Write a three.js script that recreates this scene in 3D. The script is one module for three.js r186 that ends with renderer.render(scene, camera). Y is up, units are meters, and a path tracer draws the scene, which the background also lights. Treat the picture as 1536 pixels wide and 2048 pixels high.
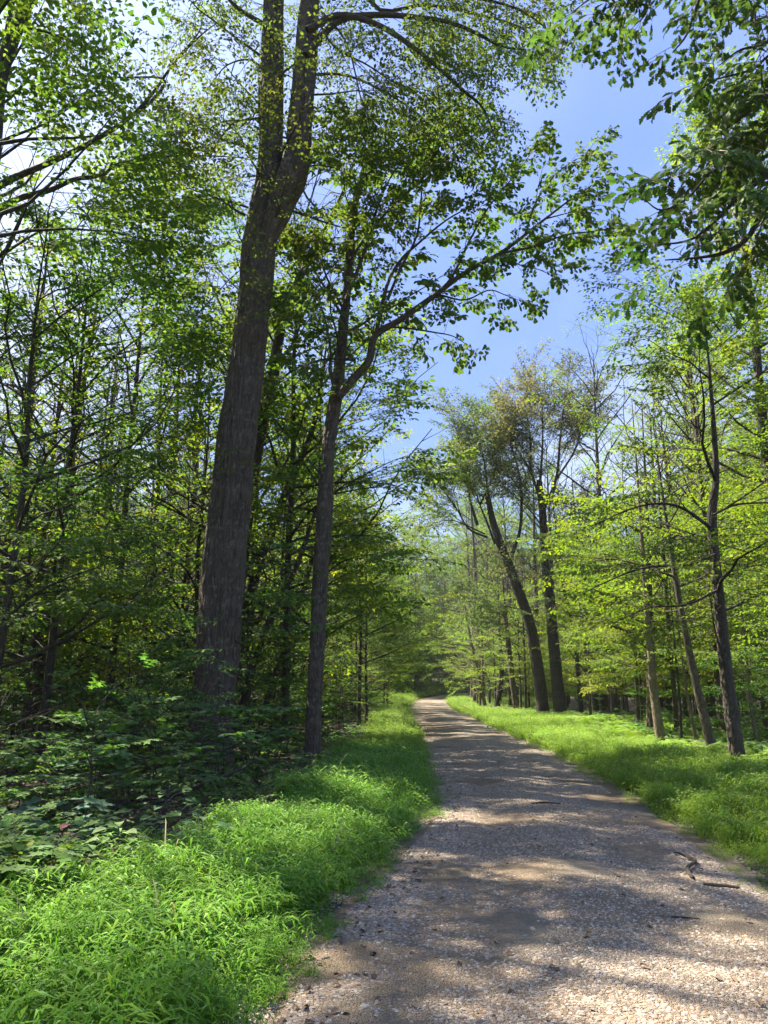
import * as THREE from 'three';
import { mergeGeometries } from 'three/addons/utils/BufferGeometryUtils.js';

// ───────────────────────── camera, sky, sun, exposure ─────────────────────────
const EXPOSURE = 4.7;
const PITCH = 12.77 * Math.PI / 180, FOV = 66.5, EYE = 1.6;
const scene = new THREE.Scene();
const camera = new THREE.PerspectiveCamera(FOV, 0.75, 0.05, 1200);
camera.position.set(0, EYE, 0);
camera.rotation.set(PITCH, 0, 0);
const SUN = new THREE.Vector3(-0.56, 1, -0.42).normalize();        // towards the sun: left of the road and a little ahead
const sun = new THREE.DirectionalLight(new THREE.Color(1, 0.925, 0.79), 4.4);
sun.position.copy(SUN).multiplyScalar(120); sun.target.position.set(0, 0, -30);
sun.position.add(sun.target.position);
sun.castShadow = true; sun.shadow.mapSize.set(4096, 4096); sun.shadow.radius = 1.1;
Object.assign(sun.shadow.camera, { left: -70, right: 70, top: 70, bottom: -70, near: 1, far: 300 });
scene.add(sun, sun.target);
const renderer = new THREE.WebGLRenderer({ antialias: true });
renderer.toneMapping = THREE.LinearToneMapping; renderer.toneMappingExposure = EXPOSURE;
renderer.shadowMap.enabled = true;

// ───────────────────────── small maths ─────────────────────────
const V = (x, y, z) => new THREE.Vector3(x, y, z);
const { clamp, lerp, smoothstep } = THREE.MathUtils;
function rng(seed) { let s = seed >>> 0; return () => { s = (s + 0x6d2b79f5) | 0; let t = Math.imul(s ^ (s >>> 15), 1 | s); t = (t + Math.imul(t ^ (t >>> 7), 61 | t)) ^ t; return ((t ^ (t >>> 14)) >>> 0) / 4294967296; }; }
const hash = (x, y, z) => { let h = Math.imul(x, 374761393) ^ Math.imul(y, 668265263) ^ Math.imul(z, 2147483647 - 61); h = Math.imul(h ^ (h >>> 13), 1274126177); h ^= h >>> 16; return (h >>> 0) / 4294967296; };
const fade = (t) => t * t * t * (t * (t * 6 - 15) + 10);
function noise3(x, y, z, px = 0, py = 0) {                          // value noise 0..1, periodic in x and y where px, py are given
  const ix = Math.floor(x), iy = Math.floor(y), iz = Math.floor(z), u = fade(x - ix), v = fade(y - iy), w = fade(z - iz);
  const m = (a, p) => (p ? ((a % p) + p) % p : a), X0 = m(ix, px), X1 = m(ix + 1, px), Y0 = m(iy, py), Y1 = m(iy + 1, py);
  const l = (a, b, t) => a + (b - a) * t;
  return l(l(l(hash(X0, Y0, iz), hash(X1, Y0, iz), u), l(hash(X0, Y1, iz), hash(X1, Y1, iz), u), v), l(l(hash(X0, Y0, iz + 1), hash(X1, Y0, iz + 1), u), l(hash(X0, Y1, iz + 1), hash(X1, Y1, iz + 1), u), v), w);
}
const fbm = (x, y, z = 0, n = 4, px = 0, py = 0) => { let s = 0, a = 0.5, t = 0; for (let i = 0; i < n; i++) { s += a * noise3(x, y, z + i * 17, px, py); t += a; a *= 0.5; x *= 2; y *= 2; px *= 2; py *= 2; } return s / t; };
const table = (rows) => (d, k) => { let i = 1; while (i < rows.length - 1 && rows[i][0] < d) i++; const a = rows[i - 1], b = rows[i], t = clamp((d - a[0]) / (b[0] - a[0]), 0, 1); return lerp(a[k], b[k], t); };
// left and right edge of the gravel road at each distance ahead of the eye
const road = table([[-12, -0.9, 2.7], [0, -0.75, 2.75], [4.3, -0.52, 2.85], [5.4, -0.4, 2.95], [6.6, -0.19, 3.05], [7.8, 0.1, 3.13], [10, 0.6, 3.36], [12.2, 0.84, 3.5], [14.8, 0.94, 3.71], [18.9, 1.03, 4.02], [23.8, 1.2, 4.18], [32.4, 1.38, 4.4], [42.8, 1.46, 4.72], [63, 1.9, 5.4], [80, 2.6, 6.2], [92, 3.6, 7.1], [100, 5.2, 8.8], [106, 7.4, 11.2], [112, 11, 15], [120, 18, 22.5], [130, 30, 35], [150, 56, 61]]);
const roadL = (d) => road(d, 1), roadR = (d) => road(d, 2);
const F = 1024 / Math.tan(FOV * Math.PI / 360);
function at(px, py, d) {                                            // a point seen at that pixel of the photograph, d metres ahead
  const x = (px - 768) / F, y = (1024 - py) / F, wy = y * Math.cos(PITCH) + Math.sin(PITCH), wz = -Math.cos(PITCH) + y * Math.sin(PITCH), t = -d / wz;
  return V(x * t, EYE + wy * t, -d);
}
const pxSize = (p) => ((p.y - EYE) * Math.sin(PITCH) - p.z * Math.cos(PITCH)) / F;   // metres per photograph pixel at a point

// height of the land
function H(x, z) {
  const d = -z, L = roadL(d), R = roadR(d), off = x < L ? L - x : x > R ? x - R : 0, m = smoothstep(off, 0, 2.5);
  let h = 0.55 * smoothstep(-x, 3.5, 16) + 1.2 * smoothstep(-x, 16, 60) - 0.25 * smoothstep(x - R, 4, 14) + 0.6 * smoothstep(x, 30, 90);
  h += m * (0.35 * (fbm(x * 0.09, z * 0.09, 3, 2) - 0.5) + 0.16 * (fbm(x * 0.7, z * 0.7, 9, 2) - 0.5)) + 0.1 * smoothstep(off, 0.1, 1.2) * (1 - smoothstep(off, 1.4, 4));
  h += 0.0006 * clamp(d - 70, 0, 45) ** 2 + 0.03 * clamp(d - 115, 0, 120);
  if (x < L) h += 0.9 * smoothstep(d, 55, 100) * smoothstep(L - x, 0.3, 6);
  return h;
}

// ───────────────────────── sky ─────────────────────────
{
  const W = 1024, Hh = 512, data = new Float32Array(W * Hh * 4), k = 1.22 / EXPOSURE;
  for (let r = 0; r < Hh; r++) for (let c = 0; c < W; c++) {
    const up = ((r + 0.5) / Hh - 0.5) * Math.PI, a = ((c + 0.5) / W - 0.5) * 2 * Math.PI, y = Math.sin(up), x = Math.cos(a) * Math.cos(up), z = Math.sin(a) * Math.cos(up);
    const cs = x * SUN.x + y * SUN.y + z * SUN.z, e = Math.max(y, 0), near = Math.pow(Math.max(0, cs * 0.5 + 0.5), 5);
    const low = Math.pow(1 - e, 3.0);
    const q = 1 / (e + 0.22), cl = smoothstep(fbm(x * q * 1.6 + 7, z * q * 1.6 + 3, 5, 5) + 0.22 * low, 0.52 - 0.1 * low, 0.9) * (0.3 + 0.45 * low) + 0.10 * smoothstep(fbm(x * q * 5, z * q * 2.2, 2, 4), 0.5, 0.8);
    const blue = [lerp(0.205, 0.44, low), lerp(0.345, 0.68, low), lerp(0.92, 0.95, low)], white = [0.82, 0.92, 1.06];
    const m = clamp(cl + near * near * 0.45 + 0.40 * smoothstep(-x, 0.0, 0.7), 0, 1), boost = 1.04 + 0.15 * near + 1.6 * Math.pow(Math.max(0, cs), 16);
    for (let i = 0; i < 3; i++) data[(r * W + c) * 4 + i] = k * boost * (y < 0 ? [0.10, 0.12, 0.07][i] : lerp(blue[i], white[i], m));
    data[(r * W + c) * 4 + 3] = 1;
  }
  const t = new THREE.DataTexture(data, W, Hh, THREE.RGBAFormat, THREE.FloatType);
  t.mapping = THREE.EquirectangularReflectionMapping; t.magFilter = THREE.LinearFilter; t.needsUpdate = true;
  scene.background = t; scene.environment = t;
}

// ───────────────────────── names, labels ─────────────────────────
const used = new Map();
function numbered(name) { const n = used.get(name) ?? 0; used.set(name, n + 1); return n ? `${name}_${String(n).padStart(3, '0')}` : name; }
function tag(o, label, category, group, kind) { o.userData = { ...o.userData }; if (label) o.userData.label = label; if (category) o.userData.category = category; if (group) o.userData.group = group; if (kind) o.userData.kind = kind; return o; }
function part(name, geo, mat, parent) { const m = new THREE.Mesh(geo, mat); m.name = numbered(name); m.castShadow = m.receiveShadow = true; parent.add(m); return m; }
function thing(name, label, category, p, group) { const g = new THREE.Group(); g.name = numbered(name); g.position.copy(p); scene.add(g); return tag(g, label, category, group); }
let nInst = 0;
function cloud(name, geo, mat, list, parent, kind = 'stuff') {      // list: [{m: Matrix4, c: Color|null}]
  const im = new THREE.InstancedMesh(geo, mat, list.length); im.name = numbered(name); im.castShadow = im.receiveShadow = true;
  const white = new THREE.Color(1, 1, 1);
  list.forEach((e, i) => { im.setMatrixAt(i, e.m); im.setColorAt(i, e.c ?? white); });
  im.userData.kind = kind; parent.add(im); nInst += list.length; return im;
}

// ───────────────────────── textures and materials ─────────────────────────
function texture(w, h, f, srgb) {
  const d = new Uint8Array(w * h * 4);
  for (let y = 0; y < h; y++) for (let x = 0; x < w; x++) { const c = f(x / w, y / h), i = (y * w + x) * 4; d[i] = clamp(c[0], 0, 1) * 255; d[i + 1] = clamp(c[1], 0, 1) * 255; d[i + 2] = clamp(c[2], 0, 1) * 255; d[i + 3] = 255; }
  const t = new THREE.DataTexture(d, w, h, THREE.RGBAFormat); t.wrapS = t.wrapT = THREE.RepeatWrapping; t.magFilter = THREE.LinearFilter; t.minFilter = THREE.LinearMipmapLinearFilter; if (srgb) t.colorSpace = THREE.SRGBColorSpace; t.needsUpdate = true; return t;
}
// bark: one tile is 0.6 m round by 1.2 m up
const ridge = (u, v) => { const w = 0.16 * (fbm(u * 6, v * 8, 31, 3, 6, 8) - 0.5), n = noise3((u + w) * 16, v * 6, 4, 16, 6), n2 = noise3((u + w * 0.7) * 28, v * 12, 9, 28, 12); return 0.68 * (1 - Math.abs(2 * n - 1)) + 0.32 * (1 - Math.abs(2 * n2 - 1)); };
const barkBump = texture(384, 768, (u, v) => { const g = ridge(u, v) * 0.85 + 0.15 * fbm(u * 48, v * 48, 7, 2, 48, 48); return [g, g, g]; });
const barkColor = (a, b, c) => texture(384, 768, (u, v) => {
  const p = fbm(u * 4, v * 5, 77, 4, 4, 5), q = fbm(u * 24, v * 14, 13, 3, 24, 14), l = smoothstep(fbm(u * 9, v * 11, 51, 4, 9, 11), 0.56, 0.72) * smoothstep(q, 0.35, 0.6);
  return [0, 1, 2].map((i) => Math.pow(lerp(lerp(a[i], b[i], clamp(p * 0.7 + q * 0.6 - 0.15, 0, 1)), c[i], l * 0.8), 1 / 2.2));
}, true);
const barkOakMap = barkColor([0.060, 0.049, 0.040], [0.150, 0.122, 0.100], [0.19, 0.20, 0.15]);
const barkPaleMap = barkColor([0.11, 0.09, 0.07], [0.24, 0.20, 0.155], [0.27, 0.28, 0.22]);
const barkDarkMap = barkColor([0.030, 0.026, 0.023], [0.080, 0.066, 0.054], [0.09, 0.10, 0.07]);
const bark = (map, bump) => { const m = new THREE.MeshStandardMaterial({ map, color: new THREE.Color(1.0, 0.90, 0.76), bumpMap: barkBump, bumpScale: bump, roughness: 0.93 }); return m; };
const barkOak = bark(barkOakMap, 0.07), barkPale = bark(barkPaleMap, 0.03), barkDark = bark(barkDarkMap, 0.04);
function leafMat(through = 0.42, coat = 0.18) {
  return new THREE.MeshPhysicalMaterial({ color: 0xffffff, vertexColors: true, roughness: 1, transmission: through, thickness: 0, specularIntensity: 0.3, clearcoat: coat, clearcoatRoughness: 0.4, side: THREE.DoubleSide });
}
const leafy = leafMat(0.64, 0.06), grassy = leafMat(0.45, 0.03), litterMat = new THREE.MeshStandardMaterial({ vertexColors: true, roughness: 0.9, side: THREE.DoubleSide });
const woodMat = new THREE.MeshStandardMaterial({ color: new THREE.Color(0.055, 0.046, 0.038), roughness: 0.9 });

// ───────────────────────── geometry helpers ─────────────────────────
class MB {                                                          // gathers triangles with colours
  constructor() { this.p = []; this.c = []; this.i = []; }
  v(x, y, z, c) { this.p.push(x, y, z); this.c.push(c[0], c[1], c[2]); return this.p.length / 3 - 1; }
  t(a, b, c) { this.i.push(a, b, c); }
  geo() { const g = new THREE.BufferGeometry(); g.setAttribute('position', new THREE.Float32BufferAttribute(this.p, 3)); g.setAttribute('color', new THREE.Float32BufferAttribute(this.c, 3)); g.setIndex(this.i); g.computeVertexNormals(); return g; }
  add(geo, m, tint) {
    const p = geo.attributes.position, c = geo.attributes.color, b = this.p.length / 3, q = V();
    for (let k = 0; k < p.count; k++) { q.fromBufferAttribute(p, k).applyMatrix4(m); this.p.push(q.x, q.y, q.z); this.c.push(c.getX(k) * tint[0], c.getY(k) * tint[1], c.getZ(k) * tint[2]); }
    for (const k of geo.index.array) this.i.push(b + k);
  }
}
// a blade of leaf along +X from the origin, its face up +Y, halves folded along the midrib; rows: [along, half width, sag]
function leaf(rows, len, fold = 0.25, stalk = 0.08, tones = [1, 0.93]) {
  const b = new MB();
  for (const s of [1, -1]) {
    const c = s > 0 ? [tones[0], tones[0], tones[0]] : [tones[1], tones[1], tones[1]];
    let pm = null, pe = null;
    for (const [u, w, sag] of rows) {
      const x = len * (stalk + u * (1 - stalk)), y = -(sag ?? 0) * len, m = b.v(x, y, 0, c), e = w > 0 ? b.v(x - (w > 0 ? 0 : 0), y + w * len * fold, s * w * len, c) : m;
      if (pm !== null) { const q = (a, d, f) => (s > 0 ? b.t(a, d, f) : b.t(a, f, d)); if (pe !== pm) q(pm, pe, m); if (e !== m) q(pe, e, m); }
      pm = m; pe = e;
    }
  }
  return b.geo();
}
const L_OVAL = leaf([[0, 0], [0.3, 0.25, -0.01], [0.68, 0.2, 0.03], [1, 0, 0.12]], 1);
const L_OVAL_FINE = leaf([[0, 0], [0.15, 0.16], [0.35, 0.27, -0.01], [0.6, 0.25, 0.02], [0.82, 0.13, 0.06], [1, 0, 0.12]], 1);
const L_OBO = leaf([[0, 0], [0.32, 0.13], [0.68, 0.26, 0.02], [0.88, 0.2, 0.06], [1, 0, 0.1]], 1);
const L_OAK = leaf([[0, 0.01], [0.14, 0.07], [0.26, 0.19], [0.34, 0.10], [0.48, 0.26], [0.56, 0.15], [0.70, 0.31, 0.03], [0.80, 0.17, 0.05], [0.9, 0.15, 0.08], [1, 0, 0.12]], 1);
const L_CHEST = leaf([[0, 0.01], [0.2, 0.12], [0.34, 0.19], [0.40, 0.17], [0.54, 0.27], [0.60, 0.24], [0.74, 0.28, 0.03], [0.80, 0.23, 0.04], [0.91, 0.13, 0.07], [1, 0, 0.1]], 1);
const L_LONG = leaf([[0, 0], [0.25, 0.1], [0.55, 0.12, 0.02], [0.8, 0.07, 0.08], [1, 0, 0.16]], 1, 0.2);
// a maple leaf: five lobes round the stalk end
const L_MAPLE = (() => {
  const b = new MB(), out = [[0.02, 0.0], [-0.05, 0.16], [0.02, 0.46], [0.20, 0.30], [0.36, 0.55], [0.58, 0.60], [0.52, 0.34], [0.62, 0.16], [0.82, 0.14], [1.02, 0]];
  for (const s of [1, -1]) { const c = s > 0 ? [1, 1, 1] : [0.94, 0.94, 0.94], o = b.v(0.3, -0.01, 0, c); let prev = null; for (const [x, z] of out) { const v = b.v(x, 0.06 * z - 0.1 * Math.max(0, x - 0.4) ** 2, s * z * 0.9, c); if (prev !== null) (s > 0 ? b.t(o, prev, v) : b.t(o, v, prev)); prev = v; } }
  return b.geo();
})();

// a twig with leaves: {geo: all in one, leaves: [Matrix4], leafGeo, twig geometry}
function makeSpray({ seed, leafGeo, leafLen, length, forks, per, flat = 0.8, angle = 0.95, droop = 0.1, tint = [1, 1, 1], twig = [0.42, 0.3, 0.22] }) {
  const r = rng(seed), all = new MB(), tw = new MB(), leaves = [], up = V(0, 1, 0);
  const place = (o, dir, size, pitch) => {
    const x = dir.clone().normalize(), nrm = V((r() - 0.5) * 2 * (1 - flat), 1, (r() - 0.5) * 2 * (1 - flat)).add(V((r() - .5) * .5, 0, (r() - .5) * .5)).normalize();
    x.y -= pitch; x.normalize(); const z = V().crossVectors(x, nrm).normalize(), y = V().crossVectors(z, x);
    const m = new THREE.Matrix4().makeBasis(x, y, z).scale(V(size, size, size)).setPosition(o); leaves.push(m);
    const k = 0.84 + r() * 0.32, wam = (r() - 0.5) * 0.16; all.add(leafGeo, m, [tint[0] * k * (1 + wam), tint[1] * k, tint[2] * k * (1 - wam)]);
  };
  const stem = (o, dir, len, n, rad) => {
    const pts = []; let p = o.clone(), d = dir.clone().normalize();
    for (let i = 0; i <= 4; i++) { pts.push(p.clone()); d.add(V((r() - 0.5) * 0.3, -droop * 0.12 + (r() - 0.5) * 0.12, (r() - 0.5) * 0.3)).normalize(); p = p.clone().addScaledVector(d, len / 4); }
    const ring = []; pts.forEach((q, i) => { const rr = rad * (1 - i / 5); ring.push([0, 1, 2].map((k) => [q.x, q.y + rr * Math.cos(k * 2.1), q.z + rr * Math.sin(k * 2.1)])); });
    for (const b of [all, tw]) { const id = ring.map((g) => g.map((q) => b.v(q[0], q[1], q[2], twig))); for (let i = 0; i < 4; i++) for (let k = 0; k < 3; k++) { const k2 = (k + 1) % 3; b.t(id[i][k], id[i][k2], id[i + 1][k]); b.t(id[i][k2], id[i + 1][k2], id[i + 1][k]); } }
    for (let k = 0; k < n; k++) {
      const t = (k + 0.6) / n * 3.98, i = Math.floor(t), q = pts[i].clone().lerp(pts[i + 1], t - i), ax = pts[i + 1].clone().sub(pts[i]).normalize(), s = k % 2 ? 1 : -1, a = angle * (0.75 + r() * 0.5);
      place(q, ax.applyAxisAngle(up, s * a).add(V(0, (r() - 0.5) * 2 * (1 - flat), 0)), leafLen * (0.75 + r() * 0.5), droop + (r() - 0.4) * 0.3);
    }
    place(pts[4], d, leafLen * (0.9 + r() * 0.3), droop); return pts;
  };
  const main = stem(V(0, 0, 0), V(1, 0.05, 0), length, per, 0.006);
  for (let f = 0; f < forks; f++) { const k = 1 + (f % 3), s = f % 2 ? 1 : -1; stem(main[k], V(Math.cos(0.75), (r() - 0.5) * (1 - flat), s * Math.sin(0.75)), length * (0.72 - 0.12 * k), Math.max(3, Math.round(per * 0.6)), 0.004); }
  return { geo: all.geo(), leaves, leafGeo, twig: tw.geo() };
}
const SPRAYS = {
  beech: [1, 2].map((s) => makeSpray({ seed: 10 + s, leafGeo: L_OVAL, leafLen: 0.088, length: 0.75, forks: 4, per: 10, flat: 0.6, droop: 0.2 })),
  maple: [1, 2].map((s) => makeSpray({ seed: 20 + s, leafGeo: L_OVAL, leafLen: 0.098, length: 0.7, forks: 4, per: 9, flat: 0.5, droop: 0.28 })),
  oak: [1, 2].map((s) => makeSpray({ seed: 30 + s, leafGeo: L_OBO, leafLen: 0.105, length: 0.55, forks: 3, per: 9, flat: 0.25, droop: 0.35, angle: 0.8 })),
  pin: [1, 2].map((s) => makeSpray({ seed: 40 + s, leafGeo: L_OVAL, leafLen: 0.08, length: 0.6, forks: 3, per: 9, flat: 0.3, droop: 0.25, angle: 0.9 })),
  chest: [1, 2].map((s) => makeSpray({ seed: 50 + s, leafGeo: L_CHEST, leafLen: 0.15, length: 0.42, forks: 2, per: 7, flat: 0.3, droop: 0.45, angle: 0.7 })),
  bigoak: [1, 2].map((s) => makeSpray({ seed: 60 + s, leafGeo: L_OAK, leafLen: 0.15, length: 0.45, forks: 2, per: 7, flat: 0.3, droop: 0.4, angle: 0.75 })),
  mapleFine: [1, 2].map((s) => makeSpray({ seed: 70 + s, leafGeo: L_MAPLE, leafLen: 0.13, length: 0.5, forks: 1, per: 6, flat: 0.8, droop: 0.2, angle: 0.9 })),
  ash: [1, 2].map((s) => makeSpray({ seed: 80 + s, leafGeo: L_OVAL_FINE, leafLen: 0.12, length: 0.5, forks: 0, per: 9, flat: 0.85, droop: 0.25, angle: 1.05 })),
  far: [1, 2].map((s) => makeSpray({ seed: 90 + s, leafGeo: L_OVAL, leafLen: 0.2, length: 1.2, forks: 3, per: 9, flat: 0.35, droop: 0.2 })),
};

// a tapered tube along points with one radius each; bark relief where amp > 0
function tube(pts, rad, seg, amp = 0, seed = 0, flare = 0) {
  const n = pts.length, pos = [], uv = [], idx = []; let along = 0, N = null; const around = Math.max(1, Math.round(2 * Math.PI * rad[0] / 0.6)) ;
  for (let i = 0; i < n; i++) {
    const T = V().subVectors(pts[Math.min(n - 1, i + 1)], pts[Math.max(0, i - 1)]).normalize();
    if (!N) { N = V(0, 0, -1); if (Math.abs(T.z) > 0.85) N.set(0, 1, 0); }
    N = N.clone().addScaledVector(T, -N.dot(T)).normalize(); const B = V().crossVectors(T, N);
    if (i) along += pts[i].distanceTo(pts[i - 1]);
    for (let k = 0; k <= seg; k++) {
      const a = (k % seg) / seg * 2 * Math.PI, ca = Math.cos(a), sa = Math.sin(a); let r = rad[i];
      if (amp) {
        const R = rad[i] * 15, wx = 0.6 * (noise3(ca * R * 0.4 + seed, along * 1.7, sa * R * 0.4) - 0.5), q = noise3(ca * R + seed + wx, along * 1.1, sa * R + wx);
        r += amp * ((1 - Math.abs(2 * q - 1)) - 0.5) + amp * 1.6 * (noise3(ca * 2 + seed, along * 0.7, sa * 2 + 5) - 0.5);
      }
      if (flare) r *= 1 + 0.7 * flare * Math.exp(-along / 0.4) * (0.65 + 0.5 * Math.cos(a * 5 + seed) + 0.3 * Math.cos(a * 3 + seed * 2));
      pos.push(pts[i].x + r * (ca * N.x + sa * B.x), pts[i].y + r * (ca * N.y + sa * B.y), pts[i].z + r * (ca * N.z + sa * B.z)); uv.push(k / seg * around, along / 1.2);
    }
  }
  for (let i = 0; i < n - 1; i++) for (let k = 0; k < seg; k++) { const a = i * (seg + 1) + k, b = a + seg + 1; idx.push(a, a + 1, b, b, a + 1, b + 1); }
  const top = pos.length / 3, e = pts[n - 1]; pos.push(e.x, e.y, e.z); uv.push(0, along / 1.2); for (let k = 0; k < seg; k++) idx.push((n - 1) * (seg + 1) + k, (n - 1) * (seg + 1) + k + 1, top);
  const g = new THREE.BufferGeometry(); g.setAttribute('position', new THREE.Float32BufferAttribute(pos, 3)); g.setAttribute('uv', new THREE.Float32BufferAttribute(uv, 2)); g.setIndex(idx); g.computeVertexNormals();
  const nn = g.attributes.normal; for (let i = 0; i < n; i++) { const a = i * (seg + 1), b = a + seg, q = V(nn.getX(a) + nn.getX(b), nn.getY(a) + nn.getY(b), nn.getZ(a) + nn.getZ(b)).normalize(); nn.setXYZ(a, q.x, q.y, q.z); nn.setXYZ(b, q.x, q.y, q.z); }
  return g;
}
function resample(pts, rad, n) {                                    // smooth curve through the points
  const c = new THREE.CatmullRomCurve3(pts, false, 'centripetal'), P = [], R = [];
  for (let i = 0; i <= n; i++) { const t = i / n; P.push(c.getPoint(t)); const f = t * (rad.length - 1), k = Math.min(rad.length - 2, Math.floor(f)); R.push(lerp(rad[k], rad[k + 1], f - k)); }
  return [P, R];
}

// ───────────────────────── where the canopy is open to the sun ─────────────────────────
// share of foliage left out towards the sun, to shape the patches of light
function open(gx, gz, y) {
  const d = -gz, L = roadL(d), R = roadR(d);
  if (d > 95 || d < -3) return d > 0 ? 0.35 * smoothstep(fbm(gx * 0.4, gz * 0.4, 3, 2), 0.47, 0.53) : 0;
  for (const [a, b, c] of SUN_PATCHES) if (((gx - a) / c) ** 2 + ((d - b) / (c * 1.25)) ** 2 < 1) return 0.985;
  const n = fbm(gx * 0.55 + 3, gz * 0.55, 21, 3), spots = smoothstep(n, 0.47, 0.53);
  if (gx > L - 0.1 && gx < R) { const q = fbm(gx * 1.05 + 11, gz * 1.3, 63, 2), s = d > 24 ? 0.485 : d > 14 ? 0.475 : 0.50; return 0.0 + 0.99 * smoothstep(q, s, s + 0.04); }
  if (gx >= R) {
    const o = gx - R;
    if (d < 15) return o < 6 ? (o > 1.2 && d > 6.5 && d < 11.5 ? 0.98 : 0.4 + 0.58 * spots) : 0.4 * spots;
    const band = smoothstep(Math.abs((d - 15.0) - 0.9 * o), 0.5, 1.4);
    return o < 12 ? (o > 5 && y < 8 ? 0.5 : 0.98) * lerp(0.4, 1, band) : 0.25 + 0.4 * spots;
  }
  const o = L - gx;
  if (o < 2.9) return d < 7 ? 0.3 + 0.68 * spots : d < 12 ? 0.2 + 0.78 * spots : d < 20 ? 0.3 + 0.65 * spots : 0.55 + 0.43 * spots;
  return d < 13 ? 0.45 + 0.5 * spots : 0.28 + 0.42 * spots;
}
const SUN_PATCHES = [[-0.9, 8.6, 0.8], [-0.35, 7.6, 0.45], [-2.0, 4.9, 1.1], [-1.1, 5.6, 0.5], [-2.6, 6.3, 0.35], [-5.5, 14.5, 0.9], [-7.5, 17, 1.2], [-2.4, 20.5, 1.0], [-4.5, 24, 1.5], [-10, 22, 1.6], [-1.0, 14.2, 0.6], [0.1, 19, 0.9], [0.3, 26, 1.6], [0.4, 33, 1.5], [0.2, 23, 0.8]];  // spots of ground kept sunlit by leaving out the foliage above them
// Crowns are thinned so that sunlight gets through to the leaves in view: no column towards the sun and no line of sight holds more than so many layers of leaves.
const pool = [], toBuild = [], sunCols = new Map(), sightCols = new Map();
function resolveCrowns() {
  const r = rng(4711);
  for (const e of pool) {
    const k = e.p.y / SUN.y; e.gx = e.p.x - SUN.x * k; e.gz = e.p.z - SUN.z * k;
    const y = e.p.y - EYE, f = y * Math.sin(PITCH) - e.p.z * Math.cos(PITCH), u = y * Math.cos(PITCH) + e.p.z * Math.sin(PITCH);
    e.in = f > 0.5 && Math.abs(e.p.x / f) < 0.56 && Math.abs(u / f) < 0.74; e.f = f; e.sx = Math.floor(e.p.x / f * 70); e.sy = Math.floor(u / f * 70); e.d = e.fixed ? -1 : e.in ? f : 500 + e.p.length();
  }
  pool.sort((a, b) => a.d - b.d);
  for (const e of pool) {
    if (!e.fixed && fbm(e.p.x * 0.5 + 9, e.p.y * 0.5, e.p.z * 0.5, 2) < 0.37) continue;
    const cx = Math.floor(e.gx / 0.55), cz = Math.floor(e.gz / 0.55), key = cx * 4001 + cz, have = sunCols.get(key) ?? 0, vk = e.sx * 997 + e.sy, seen = sightCols.get(vk) ?? 0, jit = 0.6 + 0.8 * hash(cx, cz, 5);
    const add = e.area * 0.5 / 0.3, cap = CAP_SHADE * jit * (1 - open(e.gx, e.gz, e.p.y)), cell = (e.f / 70) ** 2;
    if (!e.fixed && (have + add * r() > cap || (e.in && seen > CAP_SIGHT * (0.7 + 0.6 * r())))) continue;
    if (e.fixed && r() < e.fixed && have + add * r() > cap) continue;
    sunCols.set(key, have + add); if (e.in) sightCols.set(vk, seen + e.area * 0.5 / cell);
    e.kept = true; e.list.push({ m: e.m, c: e.c });
  }
  console.log('sprays', pool.length, 'kept', toBuild.length && pool.filter((e) => e.kept).length, 'in view', pool.filter((e) => e.in).length, 'kept', pool.filter((e) => e.in && e.kept).length);
  for (const f of toBuild) f();
}
const CAP_SHADE = 3.3, CAP_SIGHT = 9;

// ───────────────────────── trees ─────────────────────────
const NOISE_TINT = (r, base, spread = 0.16) => { const k = 1 + (r() - 0.5) * 2 * spread, w = (r() - 0.5) * 0.22; return new THREE.Color(base[0] * k * (1 + w), base[1] * k, base[2] * k * (1 - w * 0.8)); };
const LEAFCOL = { beech: [0.175, 0.26, 0.012], maple: [0.185, 0.26, 0.012], oak: [0.135, 0.21, 0.014], pin: [0.135, 0.19, 0.020], chest: [0.115, 0.18, 0.016], bigoak: [0.07, 0.135, 0.016], mapleFine: [0.12, 0.23, 0.024], ash: [0.13, 0.235, 0.022], far: [0.18, 0.25, 0.03] };  // bigoak is darkened to stand for leaves seen from their shaded side

function grow(r, o, dir, len, n, { up = 0, wig = 0.16, droop = 0 }) {
  const pts = [o.clone()]; let d = dir.clone().normalize(), p = o.clone();
  for (let i = 1; i <= n; i++) { d.add(V((r() - 0.5) * wig * 2, up * (1.2 - i / n) - droop * i / n + (r() - 0.5) * wig, (r() - 0.5) * wig * 2)).normalize(); p = p.clone().addScaledVector(d, len / n); pts.push(p); }
  return pts;
}
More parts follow.
